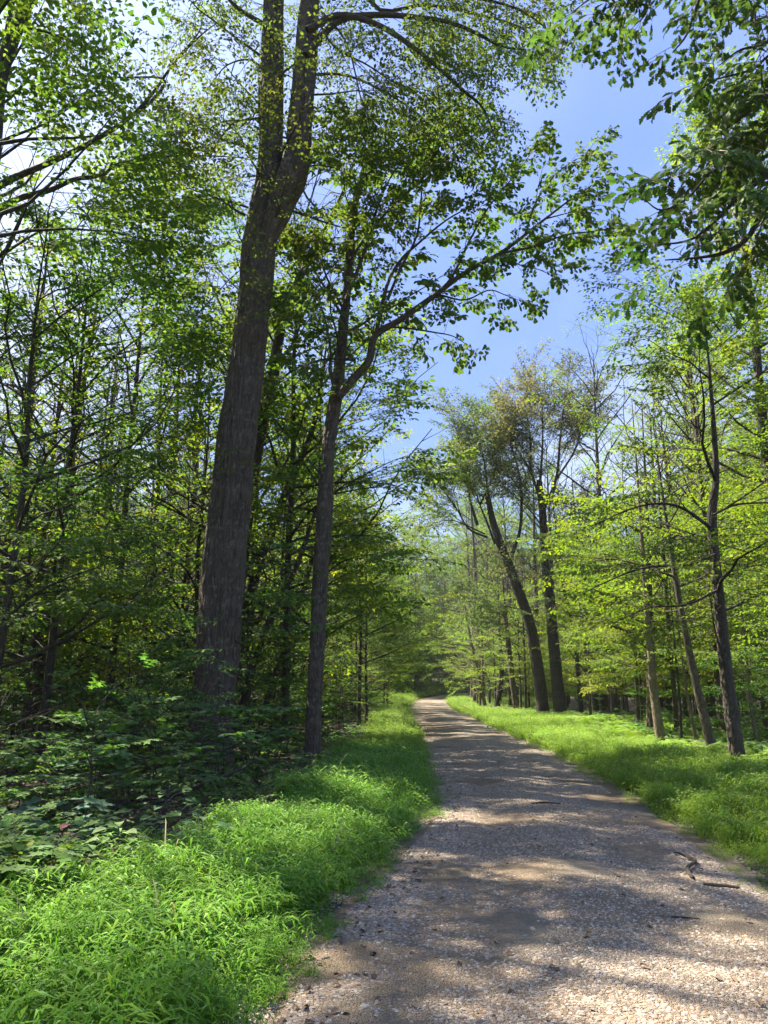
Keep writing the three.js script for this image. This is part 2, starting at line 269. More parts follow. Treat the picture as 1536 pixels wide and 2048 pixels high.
// fills a limb with side branches and leaf sprays. out: {wood: [geometry], sprays: [Matrix4]}
function dress(r, path, r0, S, out, from = 0.25) {
  const n = path.length - 1, lens = []; let total = 0; for (let i = 0; i < n; i++) { lens.push(path[i].distanceTo(path[i + 1])); total += lens[i]; }
  const point = (t) => { let s = t * total, i = 0; while (i < n - 1 && s > lens[i]) { s -= lens[i]; i++; } return [path[i].clone().lerp(path[i + 1], s / lens[i]), V().subVectors(path[i + 1], path[i]).normalize()]; };
  const spray = (p, d) => {
    const x = d.clone(); x.y *= 1 - 0.4 * S.flat; x.y += (r() - 0.5) * 0.5 * (1 - S.flat) - S.droop; x.normalize();
    const nrm = V((r() - 0.5) * 2.6 * (1 - S.flat), 1, (r() - 0.5) * 2.6 * (1 - S.flat)).normalize(), z = V().crossVectors(x, nrm).normalize(), y = V().crossVectors(z, x), k = S.size * (0.75 + r() * 0.5);
    out.sprays.push(new THREE.Matrix4().makeBasis(x, y, z).scale(V(k, k, k)).setPosition(p));
  };
  let side = 1;
  for (let t = from; t < 0.99; t += (S.gap / total) * (0.75 + r() * 0.5)) {
    const [p, d] = point(t); side = -side;
    const flat = V().crossVectors(d, V(0, 1, 0)); if (flat.lengthSq() < 0.05) flat.set(r() - 0.5, 0, r() - 0.5); flat.normalize();
    const out3 = flat.multiplyScalar(side).add(V((r() - 0.5) * 1.2, (r() - 0.35) * 1.6, (r() - 0.5) * 1.2).multiplyScalar(1 - S.flat)).normalize();
    const dir = d.clone().multiplyScalar(0.75).addScaledVector(out3, 0.8 + r() * 0.4).normalize(), bl = Math.max(0.5, S.sub * (0.45 + 0.75 * (1 - t)) * (0.7 + r() * 0.6));
    const b = grow(r, p, dir, bl, 4, { up: 0.04, wig: 0.16, droop: 0.05 }); if (r() < (S.wood ?? 1)) out.wood.push(tube(b, [0, 1, 2, 3, 4].map((i) => Math.max(0.004, Math.min(r0 * 0.4, 0.007 * bl + 0.003) * (1 - i / 4.6))), 3));
    let sd = 1; for (let q = 0.3 + r() * 0.2; q < 1; q += S.every / bl * (0.7 + r() * 0.6)) { const f = q * 4, i = Math.min(3, Math.floor(f)), bp = b[i].clone().lerp(b[i + 1], f - i), bd = V().subVectors(b[i + 1], b[i]).normalize(); sd = -sd; spray(bp, bd.clone().applyAxisAngle(V(0, 1, 0), sd * (0.5 + r() * 0.5)).add(V(0, (r() - 0.5) * (1 - S.flat), 0))); }
    spray(b[4], V().subVectors(b[4], b[3]).normalize());
  }
  spray(path[n], V().subVectors(path[n], path[n - 1]).normalize());
}
const STYLE = {
  beech: { flat: 0.75, droop: 0.05, gap: 0.32, sub: 1.6, every: 0.30, size: 1.0 },
  maple: { flat: 0.5, droop: 0.08, gap: 0.33, sub: 1.6, every: 0.31, size: 1.0 },
  oak: { flat: 0.2, droop: 0.05, gap: 0.36, sub: 1.5, every: 0.30, size: 1.0 },
  pin: { flat: 0.4, droop: 0.10, gap: 0.30, sub: 1.4, every: 0.26, size: 1.0 },
  chest: { flat: 0.25, droop: 0.15, gap: 0.30, sub: 1.05, every: 0.24, size: 1.0 },
  bigoak: { flat: 0.3, droop: 0.1, gap: 0.28, sub: 1.2, every: 0.24, size: 1.0 },
  far: { flat: 0.25, droop: 0.05, gap: 0.42, sub: 2.6, every: 0.42, size: 1.0 },
};
/* a whole tree in its own axes (base at the origin).
   spec: path [Vector3], rad [m], kind, limbs: number of limbs grown by rule, low: share of the trunk free of them, reach: limb length, rise: how steeply they go, extra: explicit limbs [[Vector3...], r0, r1] */
function makeTree(spec) {
  const r = rng(spec.seed), S = { ...STYLE[spec.kind], ...(spec.style ?? {}) }, limbs = [], sprays = [];
  const [P, R] = resample(spec.path, spec.rad, spec.rings ?? Math.max(10, spec.path.length * 4));
  const trunk = [tube(P, R, spec.seg ?? 10, spec.amp ?? 0, spec.seed % 97, spec.flare ?? 0.25)];
  const limb = (pts, r0, r1, from, S2 = S) => { const out = { wood: [], sprays }; const m = pts.length - 1; out.wood.push(tube(pts, pts.map((_, i) => lerp(r0, r1, i / m)), spec.limbSeg ?? 6)); dress(r, pts, r0, S2, out, from); limbs.push(mergeGeometries(out.wood)); };
  for (const [pts, r0, r1, from, S2] of spec.extra ?? []) { const [q] = resample(pts, [1, 1], Math.max(6, pts.length * 3)); limb(q, r0, r1, from ?? 0.2, S2 ? { ...S, ...S2 } : S); }
  const N = spec.limbs ?? 0; let az = r() * 6.28;
  for (let i = 0; i < N; i++) {
    const t = spec.low + (1 - spec.low) * (i + r() * 0.8) / N, f = Math.min(t, 0.995) * (P.length - 1), k = Math.floor(f), p = P[k].clone().lerp(P[Math.min(k + 1, P.length - 1)], f - k), tr = R[k];
    az += 2.4 + (r() - 0.5) * 0.9; const hgt = (t - spec.low) / (1 - spec.low), prof = spec.profile ? spec.profile(hgt) : Math.sin(Math.PI * (0.25 + 0.72 * hgt)) , len = spec.reach * (0.55 + 0.6 * prof) * (0.5 + r() * 0.85);
    const e = lerp(spec.rise[0], spec.rise[1], hgt) + (r() - 0.5) * 0.3; let ax = az; if (spec.bias !== undefined && r() < spec.biasShare) ax = spec.bias + (r() - 0.5) * 1.6;
    const dir = V(Math.cos(ax) * Math.cos(e), Math.sin(e), Math.sin(ax) * Math.cos(e)), r0 = Math.max(0.012, Math.min(tr * 0.62, 0.0105 * len + 0.006));
    limb(grow(r, p, dir, len, 6, { up: spec.up ?? 0.05, wig: 0.30, droop: spec.limbDroop ?? 0.03 }), r0, 0.006, spec.from ?? 0.28);
  }
  return { trunk: mergeGeometries(trunk), limbs, sprays, kind: spec.kind };
}
const tmpM = new THREE.Matrix4(), tmpV = V();
// sets a made tree in the scene. Foliage that stands in the way of the sun on the open ground is missing.
function plantTree(tree, { name, label, category = 'tree', group, pos, turn = 0, scale = 1, mat = barkOak, tint, spread = 0.16, seed = 1, thin = 0, single = 0, keep, spray, fixed = 0 }) {
  const r = rng(seed * 7919 + 13), g = thing(name, label, category, pos, group); g.rotation.y = turn; g.scale.setScalar(scale); g.updateMatrixWorld(true);
  part('trunk', tree.trunk, mat, g);
  if (tree.merged) { part('branch', tree.merged, mat, g); } else for (const l of tree.limbs) part('branch', l, mat, g);
  const kinds = SPRAYS[spray ?? tree.kind], base = tint ?? LEAFCOL[tree.kind], lists = kinds.map(() => []);
  for (const m of tree.sprays) {
    tmpV.set(0.4, 0, 0).applyMatrix4(m).applyMatrix4(g.matrixWorld); const b = r(), c = r();
    if (b < thin || (keep && !keep(tmpV, r()))) continue;
    const warm = fbm(tmpV.x * 0.35, tmpV.y * 0.35, tmpV.z * 0.35, 2) - 0.5, t = NOISE_TINT(r, base, spread), k = c < 0.5 ? 0 : 1; t.r *= 1 + warm * 0.5;
    pool.push({ p: tmpV.clone(), m, c: t, list: lists[k], area: leafArea(kinds[k].geo) * (m.getMaxScaleOnAxis() * scale) ** 2, fixed: fixed ? fixed : 0 });
  }
  toBuild.push(() => { if (!single) lists.forEach((l, i) => l.length && cloud('crown', kinds[i].geo, leafy, l, g)); else explode(lists, kinds, g, single, r); });
  return g;
}
const areas = new Map();
function leafArea(g) {
  if (!areas.has(g)) { const p = g.attributes.position, ix = g.index.array, a = V(), b = V(), c = V(); let s = 0; for (let i = 0; i < ix.length; i += 3) { a.fromBufferAttribute(p, ix[i]); b.fromBufferAttribute(p, ix[i + 1]); c.fromBufferAttribute(p, ix[i + 2]); s += b.sub(a).cross(c.sub(a)).length() / 2; } areas.set(g, s); }
  return areas.get(g);
}
// the leaves of a near crown one by one: those that show largest as parts, the rest together
const tintGeo = new Map();
function explode(lists, kinds, g, count, r) {
  const leaves = [], inv = g.matrixWorld.clone(), q = V();
  lists.forEach((l, i) => {
    if (l.length) cloud('twig', kinds[i].twig, litterMat, l.map((e) => ({ m: e.m, c: null })), g);
    for (const e of l) for (const lm of kinds[i].leaves) {
      const m = new THREE.Matrix4().multiplyMatrices(e.m, lm), c = e.c.clone().multiplyScalar(0.82 + r() * 0.36); q.setFromMatrixPosition(m).applyMatrix4(inv);
      const ax = pxSize(q), cx = q.x / (ax * F), cy = ((q.y - EYE) * Math.cos(PITCH) + q.z * Math.sin(PITCH)) / (ax * F), inside = ax > 0 && Math.abs(cx) < 0.49 && Math.abs(cy) < 0.655;
      leaves.push({ m, c, d: inside ? ax : 1e9, geo: kinds[i].leafGeo });
    }
  });
  leaves.sort((a, b) => a.d - b.d);
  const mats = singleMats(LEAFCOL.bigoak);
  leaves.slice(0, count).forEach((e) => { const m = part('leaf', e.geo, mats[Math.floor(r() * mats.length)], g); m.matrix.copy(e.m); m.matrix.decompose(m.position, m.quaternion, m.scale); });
  cloud('crown', kinds[0].leafGeo, leafy, leaves.slice(count), g);
}
const matCache = new Map();
function singleMats(base) {
  const k = base.join(); if (!matCache.has(k)) { const r = rng(5); matCache.set(k, Array.from({ length: 6 }, () => { const m = leafMat(0.45, 0.16); m.color.copy(NOISE_TINT(r, base, 0.25)); return m; })); }
  return matCache.get(k);
}
// a trunk traced in the photograph, turned into metres about its base
function traced(rows, d, { top = 0, topR = 0.4, sink = 0.25 } = {}) {
  const pts = [], rad = [];
  for (const [x, y, w, dd] of rows) { const p = at(x, y, dd ?? d); pts.push(p); rad.push(w * pxSize(p) / 2); }
  const b0 = pts[0].clone().sub(pts[1]).normalize(), ground = H(pts[0].x, pts[0].z), k = Math.max(0, (pts[0].y - ground + sink) / Math.max(0.3, -b0.y));
  if (pts[0].y > ground - sink) { pts.unshift(pts[0].clone().addScaledVector(b0, k)); rad.unshift(rad[0] * 1.03); }
  if (top) { const n = pts.length, t = pts[n - 1].clone().sub(pts[n - 2]).normalize(); for (let i = 1; i <= 3; i++) { pts.push(pts[n - 1].clone().addScaledVector(t.clone().add(V(0, 0.15 * i, 0)).normalize(), top * i / 3)); rad.push(Math.max(0.012, rad[n - 1] * lerp(1, topR * 0.25, i / 3))); } }
  const base = pts[0].clone(); return { base, path: pts.map((p) => p.sub(base)), rad };
}
const limbPx = (rows, d, base) => rows.map(([x, y, dd]) => at(x, y, dd ?? d).sub(base));

// ───────────────────────── ground and road ─────────────────────────
{
  const xs = [], zs = []; let s = 0.17; for (let x = 0; x < 330; x += s, s *= 1.028) xs.push(x);
  const X = [...xs.slice(1).reverse().map((x) => 1.6 - x), ...xs.map((x) => 1.6 + x)]; s = 0.2; for (let z = 0; z < 460; z += s, s *= 1.0135) zs.push(14 - z); const nx = X.length, nz = zs.length, pos = [], col = [], uv = [], idx = [];
  for (const z of zs) for (const x of X) {
    const d = -z, L = roadL(d), R = roadR(d), inside = Math.min(x - L, R - x);
    pos.push(x, H(x, z) - 0.09 * smoothstep(inside, 0.02, 0.3), z); uv.push(x, z);
    const verge = Math.max(smoothstep(x - L, -2.6, -1.2) * (x < L ? 1 : 0), (x > R ? 1 - smoothstep(x - R, 3.5, 6.5) : 0)), n = fbm(x * 0.5, z * 0.5, 8, 3), k = clamp(verge + (n - 0.5) * 0.8, 0, 1), g = smoothstep(n, 0.52, 0.66) * 0.5;
    col.push(lerp(lerp(0.060, 0.045, g), 0.055, k), lerp(lerp(0.043, 0.055, g), 0.065, k), lerp(lerp(0.030, 0.022, g), 0.026, k));
  }
  for (let j = 0; j < nz - 1; j++) for (let i = 0; i < nx - 1; i++) { const a = j * nx + i, b = a + nx; idx.push(a, a + 1, b, b, a + 1, b + 1); }
  const g = new THREE.BufferGeometry(); g.setAttribute('position', new THREE.Float32BufferAttribute(pos, 3)); g.setAttribute('color', new THREE.Float32BufferAttribute(col, 3)); g.setAttribute('uv', new THREE.Float32BufferAttribute(uv, 2)); g.setIndex(idx); g.computeVertexNormals();
  const grain = texture(512, 512, (u, v) => { const q = 0.6 + 0.55 * fbm(u * 16, v * 16, 3, 5, 16, 16); return [q, q * 0.98, q * 0.95]; }), bump = texture(512, 512, (u, v) => { const q = fbm(u * 24, v * 24, 9, 4, 24, 24); return [q, q, q]; });
  grain.repeat.set(0.5, 0.5); bump.repeat.set(0.5, 0.5);
  tag(part('forest_floor', g, new THREE.MeshStandardMaterial({ map: grain, bumpMap: bump, bumpScale: 0.05, vertexColors: true, roughness: 1 }), scene), 'brown forest floor of soil and leaf litter under the trees', null, null, 'structure');
}
const roadTop = (x, d) => { const L = roadL(d), R = roadR(d), t = clamp((x - L) / (R - L), 0, 1); return H(x, -d) + 0.015 + 0.05 * (1 - (2 * t - 1) ** 2) - 0.022 * (Math.exp(-(((t - 0.28) / 0.1) ** 2)) + Math.exp(-(((t - 0.72) / 0.1) ** 2))) + 0.018 * (fbm(x * 2.2, d * 2.2, 5, 3) - 0.5); };
const roadThing = new THREE.Group(); roadThing.name = numbered('gravel_road'); scene.add(roadThing);
tag(roadThing, 'brown and grey gravel road winding through the forest', null, null, 'structure');
{
  const rows = []; for (let d = -11; d < 200; d += d < 12 ? 0.07 : d < 30 ? 0.16 : d < 70 ? 0.4 : 1.2) rows.push(d);
  const m = 52, pos = [], col = [], uv = [], idx = [];
  for (const d of rows) for (let i = 0; i <= m; i++) {
    const L = roadL(d) - 0.30 + 0.22 * (fbm(d * 0.9, 3, 1, 3) - 0.5) * 2, R = roadR(d) + 0.28 + 0.2 * (fbm(d * 0.9, 9, 7, 3) - 0.5) * 2, t = i / m, x = lerp(L, R, t), e = Math.min(t, 1 - t);
    pos.push(x, roadTop(x, d) - 0.05 * smoothstep(0.03 - e, 0, 0.03), -d); uv.push(x, -d);
    const n = fbm(x * 0.9, d * 0.55, 2, 4), n2 = fbm(x * 3.1 + 9, d * 2.2, 12, 3), grey = clamp(smoothstep(t, 0.42, 0.62) * 0.55 + (n - 0.5) * 2.6 + smoothstep(d, 10, 26) * 0.5, 0, 1), clay = smoothstep(fbm(x * 0.7, d * 0.8, 41, 3), 0.56, 0.7), k = 0.86 + 0.4 * (n2 - 0.5);
    const c = [lerp(0.345, 0.300, grey), lerp(0.248, 0.246, grey), lerp(0.150, 0.178, grey)], cl = [0.36, 0.245, 0.150]; for (let q = 0; q < 3; q++) col.push(lerp(c[q], cl[q], clay * 0.7) * k);
  }
  for (let j = 0; j < rows.length - 1; j++) for (let i = 0; i < m; i++) { const a = j * (m + 1) + i, b = a + m + 1; idx.push(a, a + 1, b, b, a + 1, b + 1); }
  const g = new THREE.BufferGeometry(); g.setAttribute('position', new THREE.Float32BufferAttribute(pos, 3)); g.setAttribute('color', new THREE.Float32BufferAttribute(col, 3)); g.setAttribute('uv', new THREE.Float32BufferAttribute(uv, 2)); g.setIndex(idx); g.computeVertexNormals();
  // fine gravel: cells of many sizes over 1.4 m
  const cells = (u, v, n, z) => { const x = u * n, y = v * n, ix = Math.floor(x), iy = Math.floor(y); let b = 9, b2 = 9, id = 0; for (let j = -1; j < 2; j++) for (let i = -1; i < 2; i++) { const cx = ((ix + i) % n + n) % n, cy = ((iy + j) % n + n) % n, dx = ix + i + hash(cx, cy, z) - x, dy = iy + j + hash(cx, cy, z + 1) - y, q = dx * dx + dy * dy; if (q < b) { b2 = b; b = q; id = hash(cx, cy, z + 2); } else if (q < b2) b2 = q; } return [Math.sqrt(b2) - Math.sqrt(b), id]; };
  const map = texture(768, 768, (u, v) => { const [, a] = cells(u, v, 60, 3), [, b] = cells(u, v, 130, 8), f = fbm(u * 10, v * 10, 5, 4, 10, 10), k = 0.62 + 0.28 * a + 0.3 * b + 0.25 * (f - 0.5); return [k * (1 + 0.07 * (a - 0.5)), k, k * (1 - 0.08 * (a - 0.5))]; });
  const bump = texture(768, 768, (u, v) => { const [a, ia] = cells(u, v, 60, 3), [b] = cells(u, v, 130, 8), q = 0.55 * smoothstep(a, 0, 0.5) * (0.4 + ia * 0.6) + 0.3 * smoothstep(b, 0, 0.5) + 0.15 * fbm(u * 90, v * 90, 4, 2, 90, 90); return [q, q, q]; });
  map.repeat.set(1 / 1.4, 1 / 1.4); bump.repeat.set(1 / 1.4, 1 / 1.4);
  part('road_surface', g, new THREE.MeshStandardMaterial({ map, bumpMap: bump, bumpScale: 0.03, vertexColors: true, roughness: 0.95 }), roadThing);
  // stones
  const r = rng(404), stoneGeo = Array.from({ length: 5 }, (_, k) => { const q = new THREE.IcosahedronGeometry(1, k < 2 ? 1 : 0), p = q.attributes.position; for (let i = 0; i < p.count; i++) { const x = p.getX(i), y = p.getY(i), z = p.getZ(i), n = 0.72 + 0.56 * noise3(x * 1.3 + k * 9, y * 1.3, z * 1.3 + 4); p.setXYZ(i, x * n, y * n * 0.5, z * n * (0.62 + 0.1 * k)); } q.computeVertexNormals(); return q; });
  const tones = [[0.30, 0.235, 0.175], [0.26, 0.215, 0.17], [0.345, 0.28, 0.205], [0.24, 0.165, 0.11], [0.30, 0.205, 0.135], [0.22, 0.19, 0.155], [0.36, 0.32, 0.26], [0.18, 0.135, 0.10]], mats = tones.map((t) => new THREE.MeshStandardMaterial({ color: new THREE.Color(...t), roughness: 0.88 })), plain = new THREE.MeshStandardMaterial({ color: 0xffffff, roughness: 0.9 });
  const put = (d, s) => { const L = roadL(d), R = roadR(d), e = r() < 0.22 ? -0.4 + 0.9 * r() : r() < 0.15 ? R - L - 0.4 + 0.7 * r() : r() * (R - L), x = L + e; return { p: V(x, roadTop(x, d) - s * 0.10 - (e < 0 || e > R - L ? 0.01 : 0), -d), q: new THREE.Quaternion().setFromEuler(new THREE.Euler((r() - 0.5) * 0.6, r() * 6.28, (r() - 0.5) * 0.6)), s }; };
  for (let i = 0; i < 300; i++) { const o = put(4.05 + 5.5 * r() ** 1.7, 0.012 + 0.019 * r() ** 2.2), m2 = part('stone', stoneGeo[Math.floor(r() * 2)], mats[Math.floor(r() * tones.length)], roadThing); m2.position.copy(o.p); m2.quaternion.copy(o.q); m2.scale.setScalar(o.s); }
  const lists = [[], [], []];
  for (let i = 0; i < 170000; i++) { const d = 3.6 + 22 * r() ** 2.1, o = put(d, 0.004 + 0.0115 * r() ** 2.0 + 0.00025 * d), t = tones[Math.floor(r() * tones.length)], k = 0.75 + 0.5 * r(); if (fbm(o.p.x * 1.2, d * 1.2, 33, 3) < 0.30 + 0.2 * r()) continue; lists[i % 3].push({ m: new THREE.Matrix4().compose(o.p, o.q, V(o.s, o.s, o.s)), c: new THREE.Color(t[0] * k, t[1] * k, t[2] * k) }); }
  lists.forEach((l, i) => cloud('gravel', stoneGeo[2 + i], plain, l, roadThing));
}

// ───────────────────────── the trees one can single out ─────────────────────────
const OAKS = 'trees along the road';
{ // the big forked oak left of the road
  const t = traced([[417, 1545, 98], [420, 1480, 92], [428, 1400, 89], [438, 1250, 90], [447, 1120, 89], [461, 1000, 84], [472, 900, 79], [484, 800, 74], [497, 690, 69], [508, 600, 66], [517, 500, 66], [527, 430, 62], [536, 365, 54], [541, 280, 49], [543, 200, 47], [546, 100, 42], [548, 0, 40], [552, -140, 32], [560, -330, 14]], 16);
  const top = t.path[t.path.length - 1];
  const stemR = limbPx([[524, 540], [540, 470], [562, 410], [582, 355], [595, 305], [600, 250], [610, 130], [618, 30], [630, -90], [655, -260]], 15.8, t.base);
  const w = (p) => pxSize(p.clone().add(t.base)) / 2, none = { gap: 99 };
  const spec = { seed: 101, path: t.path, rad: t.rad.map((q) => q * 0.94), kind: 'pin', style: { gap: 0.2, every: 0.2, size: 1.2 }, rings: 300, seg: 180, amp: 0.05, flare: 0.6, limbSeg: 9, limbs: 20, low: 0.60, reach: 2.6, rise: [0.1, 0.9] };
  const tree = makeTree({ ...spec, extra: [
    [limbPx([[612, 110], [680, 40], [745, 30], [820, 33], [900, 45], [960, 70], [1000, 92], [1052, 100]], 15.4, t.base), 0.09, 0.02, 0.45], [limbPx([[614, 60], [680, 30], [760, 52], [820, 90], [870, 130], [925, 180], [965, 215], [990, 275]], 15.0, t.base), 0.085, 0.015, 0.4],
    [limbPx([[1000, 88], [998, 115], [984, 140], [984, 180]], 15.4, t.base), 0.03, 0.012, 0.3], [limbPx([[620, -40], [720, -90], [830, -60], [940, -10], [1040, 20], [1110, 70]], 15.2, t.base), 0.09, 0.01, 0.3], [limbPx([[617, 20], [690, -60], [760, 20], [850, 10], [960, 30], [1050, 60], [1090, 120]], 16.6, t.base), 0.07, 0.01, 0.4],
    [limbPx([[548, 60], [480, 20], [430, -20], [380, 10]], 15.6, t.base), 0.07, 0.01, 0.4], [limbPx([[545, 160], [500, 120], [455, 130], [420, 170]], 15.2, t.base), 0.03, 0.008, 0.3], [limbPx([[612, 150], [690, 150], [780, 190], [850, 240], [905, 300]], 16.4, t.base), 0.04, 0.008, 0.3], [limbPx([[608, 190], [660, 188], [725, 182], [770, 200]], 16.5, t.base), 0.03, 0.006, 0.3], [limbPx([[590, 340], [640, 330], [690, 345], [730, 370]], 16.3, t.base), 0.025, 0.006, 0.2],
    [limbPx([[525, 235], [490, 240], [440, 245], [405, 270]], 15.6, t.base), 0.03, 0.008, 0.9], [limbPx([[490, 430], [470, 420], [450, 405], [420, 390]], 15.7, t.base), 0.035, 0.008, 0.3], [limbPx([[550, -100], [470, -180], [360, -160], [260, -110]], 15, t.base), 0.08, 0.01, 0.3], [limbPx([[632, -120], [720, -220], [860, -260], [1000, -220]], 15, t.base), 0.08, 0.01, 0.2],
    [limbPx([[620, 0], [665, 90], [735, 130], [800, 170], [850, 180]], 14.4, t.base), 0.03, 0.006, 0.3], [limbPx([[620, 0], [690, 80], [730, 220], [760, 260]], 15.2, t.base), 0.03, 0.006, 0.4],
  ] });
  // tufts of young shoots on the bole
  const rr = rng(7), S = { ...STYLE.pin };
  for (const [x, y, n] of [[540, 600, 10], [505, 490, 8], [590, 390, 8], [545, 520, 7], [455, 915, 5], [480, 640, 6], [590, 470, 4], [500, 560, 5]]) for (let i = 0; i < n; i++) {
    const p = at(x + (rr() - 0.5) * 60, y + (rr() - 0.5) * 60, 15.45 - 0.3 * rr()).sub(t.base), k = 0.5 + 0.4 * rr(), a = rr() * 6.28, X = V(Math.cos(a), (rr() - 0.5) * 0.6, 0.6 * Math.abs(Math.sin(a))).normalize(), Z = V().crossVectors(X, V((rr() - .5), 1, (rr() - .5)).normalize()).normalize(); tree.sprays.push(new THREE.Matrix4().makeBasis(X, V().crossVectors(Z, X), Z).scale(V(k, k, k)).setPosition(p));
  }
  tree.limbs.unshift(tube(...resample(stemR, [12, 34, 52, 58, 50, 46, 42, 38, 26, 10].map((q, i) => q * w(stemR[i])), 110), 110, 0.04, 5, 0));
  plantTree(tree, { name: 'oak_tree', label: 'massive oak with thick furrowed trunk forking into two stems, left of the road', pos: t.base, mat: barkOak, seed: 1, group: OAKS, fixed: 0.3 });
}
{ // the slim tree with the spreading arm of leaves against the sky
  const t = traced([[625, 1530, 36], [627, 1440, 33], [633, 1300, 34], [640, 1180, 33], [646, 1080, 34], [653, 960, 31], [662, 860, 29], [674, 785, 29], [680, 720, 24], [690, 620, 19], [700, 500, 16], [712, 400, 13], [735, 320, 9]], 17.6);
  const b = t.base, q = (rows) => limbPx(rows.map(([x, y, d]) => [x, y, d ?? 17.3]), 17.3, b);
  const tree = makeTree({ seed: 102, path: t.path, rad: t.rad.map((q) => q * 0.88), kind: 'chest', rings: 150, seg: 84, amp: 0.028, flare: 0.35, limbSeg: 7, limbs: 14, low: 0.66, reach: 2.0, rise: [0.5, 0.9], extra: [
    [q([[676, 795], [705, 760], [738, 722], [750, 672], [800, 640], [868, 592], [930, 545], [1000, 507], [1052, 468], [1090, 438], [1140, 400], [1185, 370]]), 0.115, 0.012, 0.42], [q([[1004, 506], [1070, 492], [1130, 470], [1190, 462], [1240, 452]]), 0.035, 0.008, 0.15], [q([[1052, 468], [1065, 420], [1100, 360], [1150, 320], [1180, 310]]), 0.03, 0.007, 0.2],
    [q([[752, 668], [778, 560], [806, 515], [833, 490], [893, 440], [945, 412], [1000, 390]]), 0.05, 0.008, 0.3], [q([[775, 600], [800, 540], [834, 470], [842, 400], [848, 330], [860, 280]]), 0.04, 0.008, 0.3], [q([[868, 592], [900, 560], [940, 480], [980, 410], [1030, 350], [1060, 310]]), 0.04, 0.008, 0.25],
    [q([[760, 655], [800, 655], [870, 665], [905, 672], [935, 690]]), 0.03, 0.007, 0.3], [q([[880, 590], [930, 600], [980, 580], [1010, 590], [1050, 605]]), 0.025, 0.006, 0.35], [q([[1000, 507], [1040, 530], [1080, 540], [1110, 555]]), 0.02, 0.006, 0.3],
    [q([[674, 785], [660, 740], [662, 715], [655, 660], [640, 600]]), 0.06, 0.01, 0.3], [q([[692, 600], [730, 500], [760, 400], [790, 340], [830, 290]]), 0.05, 0.008, 0.3], [q([[712, 720], [640, 720], [600, 740], [570, 765]]), 0.03, 0.008, 0.3], [q([[700, 520], [750, 450], [820, 380], [900, 330], [960, 290]]), 0.04, 0.008, 0.3], [q([[720, 360], [800, 300], [880, 260], [950, 235]]), 0.03, 0.008, 0.25],
    [q([[690, 640], [640, 560], [600, 500], [560, 470]]), 0.04, 0.008, 0.3], [q([[1090, 438], [1120, 430], [1160, 420], [1200, 410]]), 0.02, 0.006, 0.2],
  ] });
  plantTree(tree, { name: 'chestnut_oak', label: 'slim tree right of the big forked oak, one long leafy arm reaching over the road', pos: b, mat: barkOak, seed: 2, single: 300, group: OAKS, fixed: 0.12 });
}
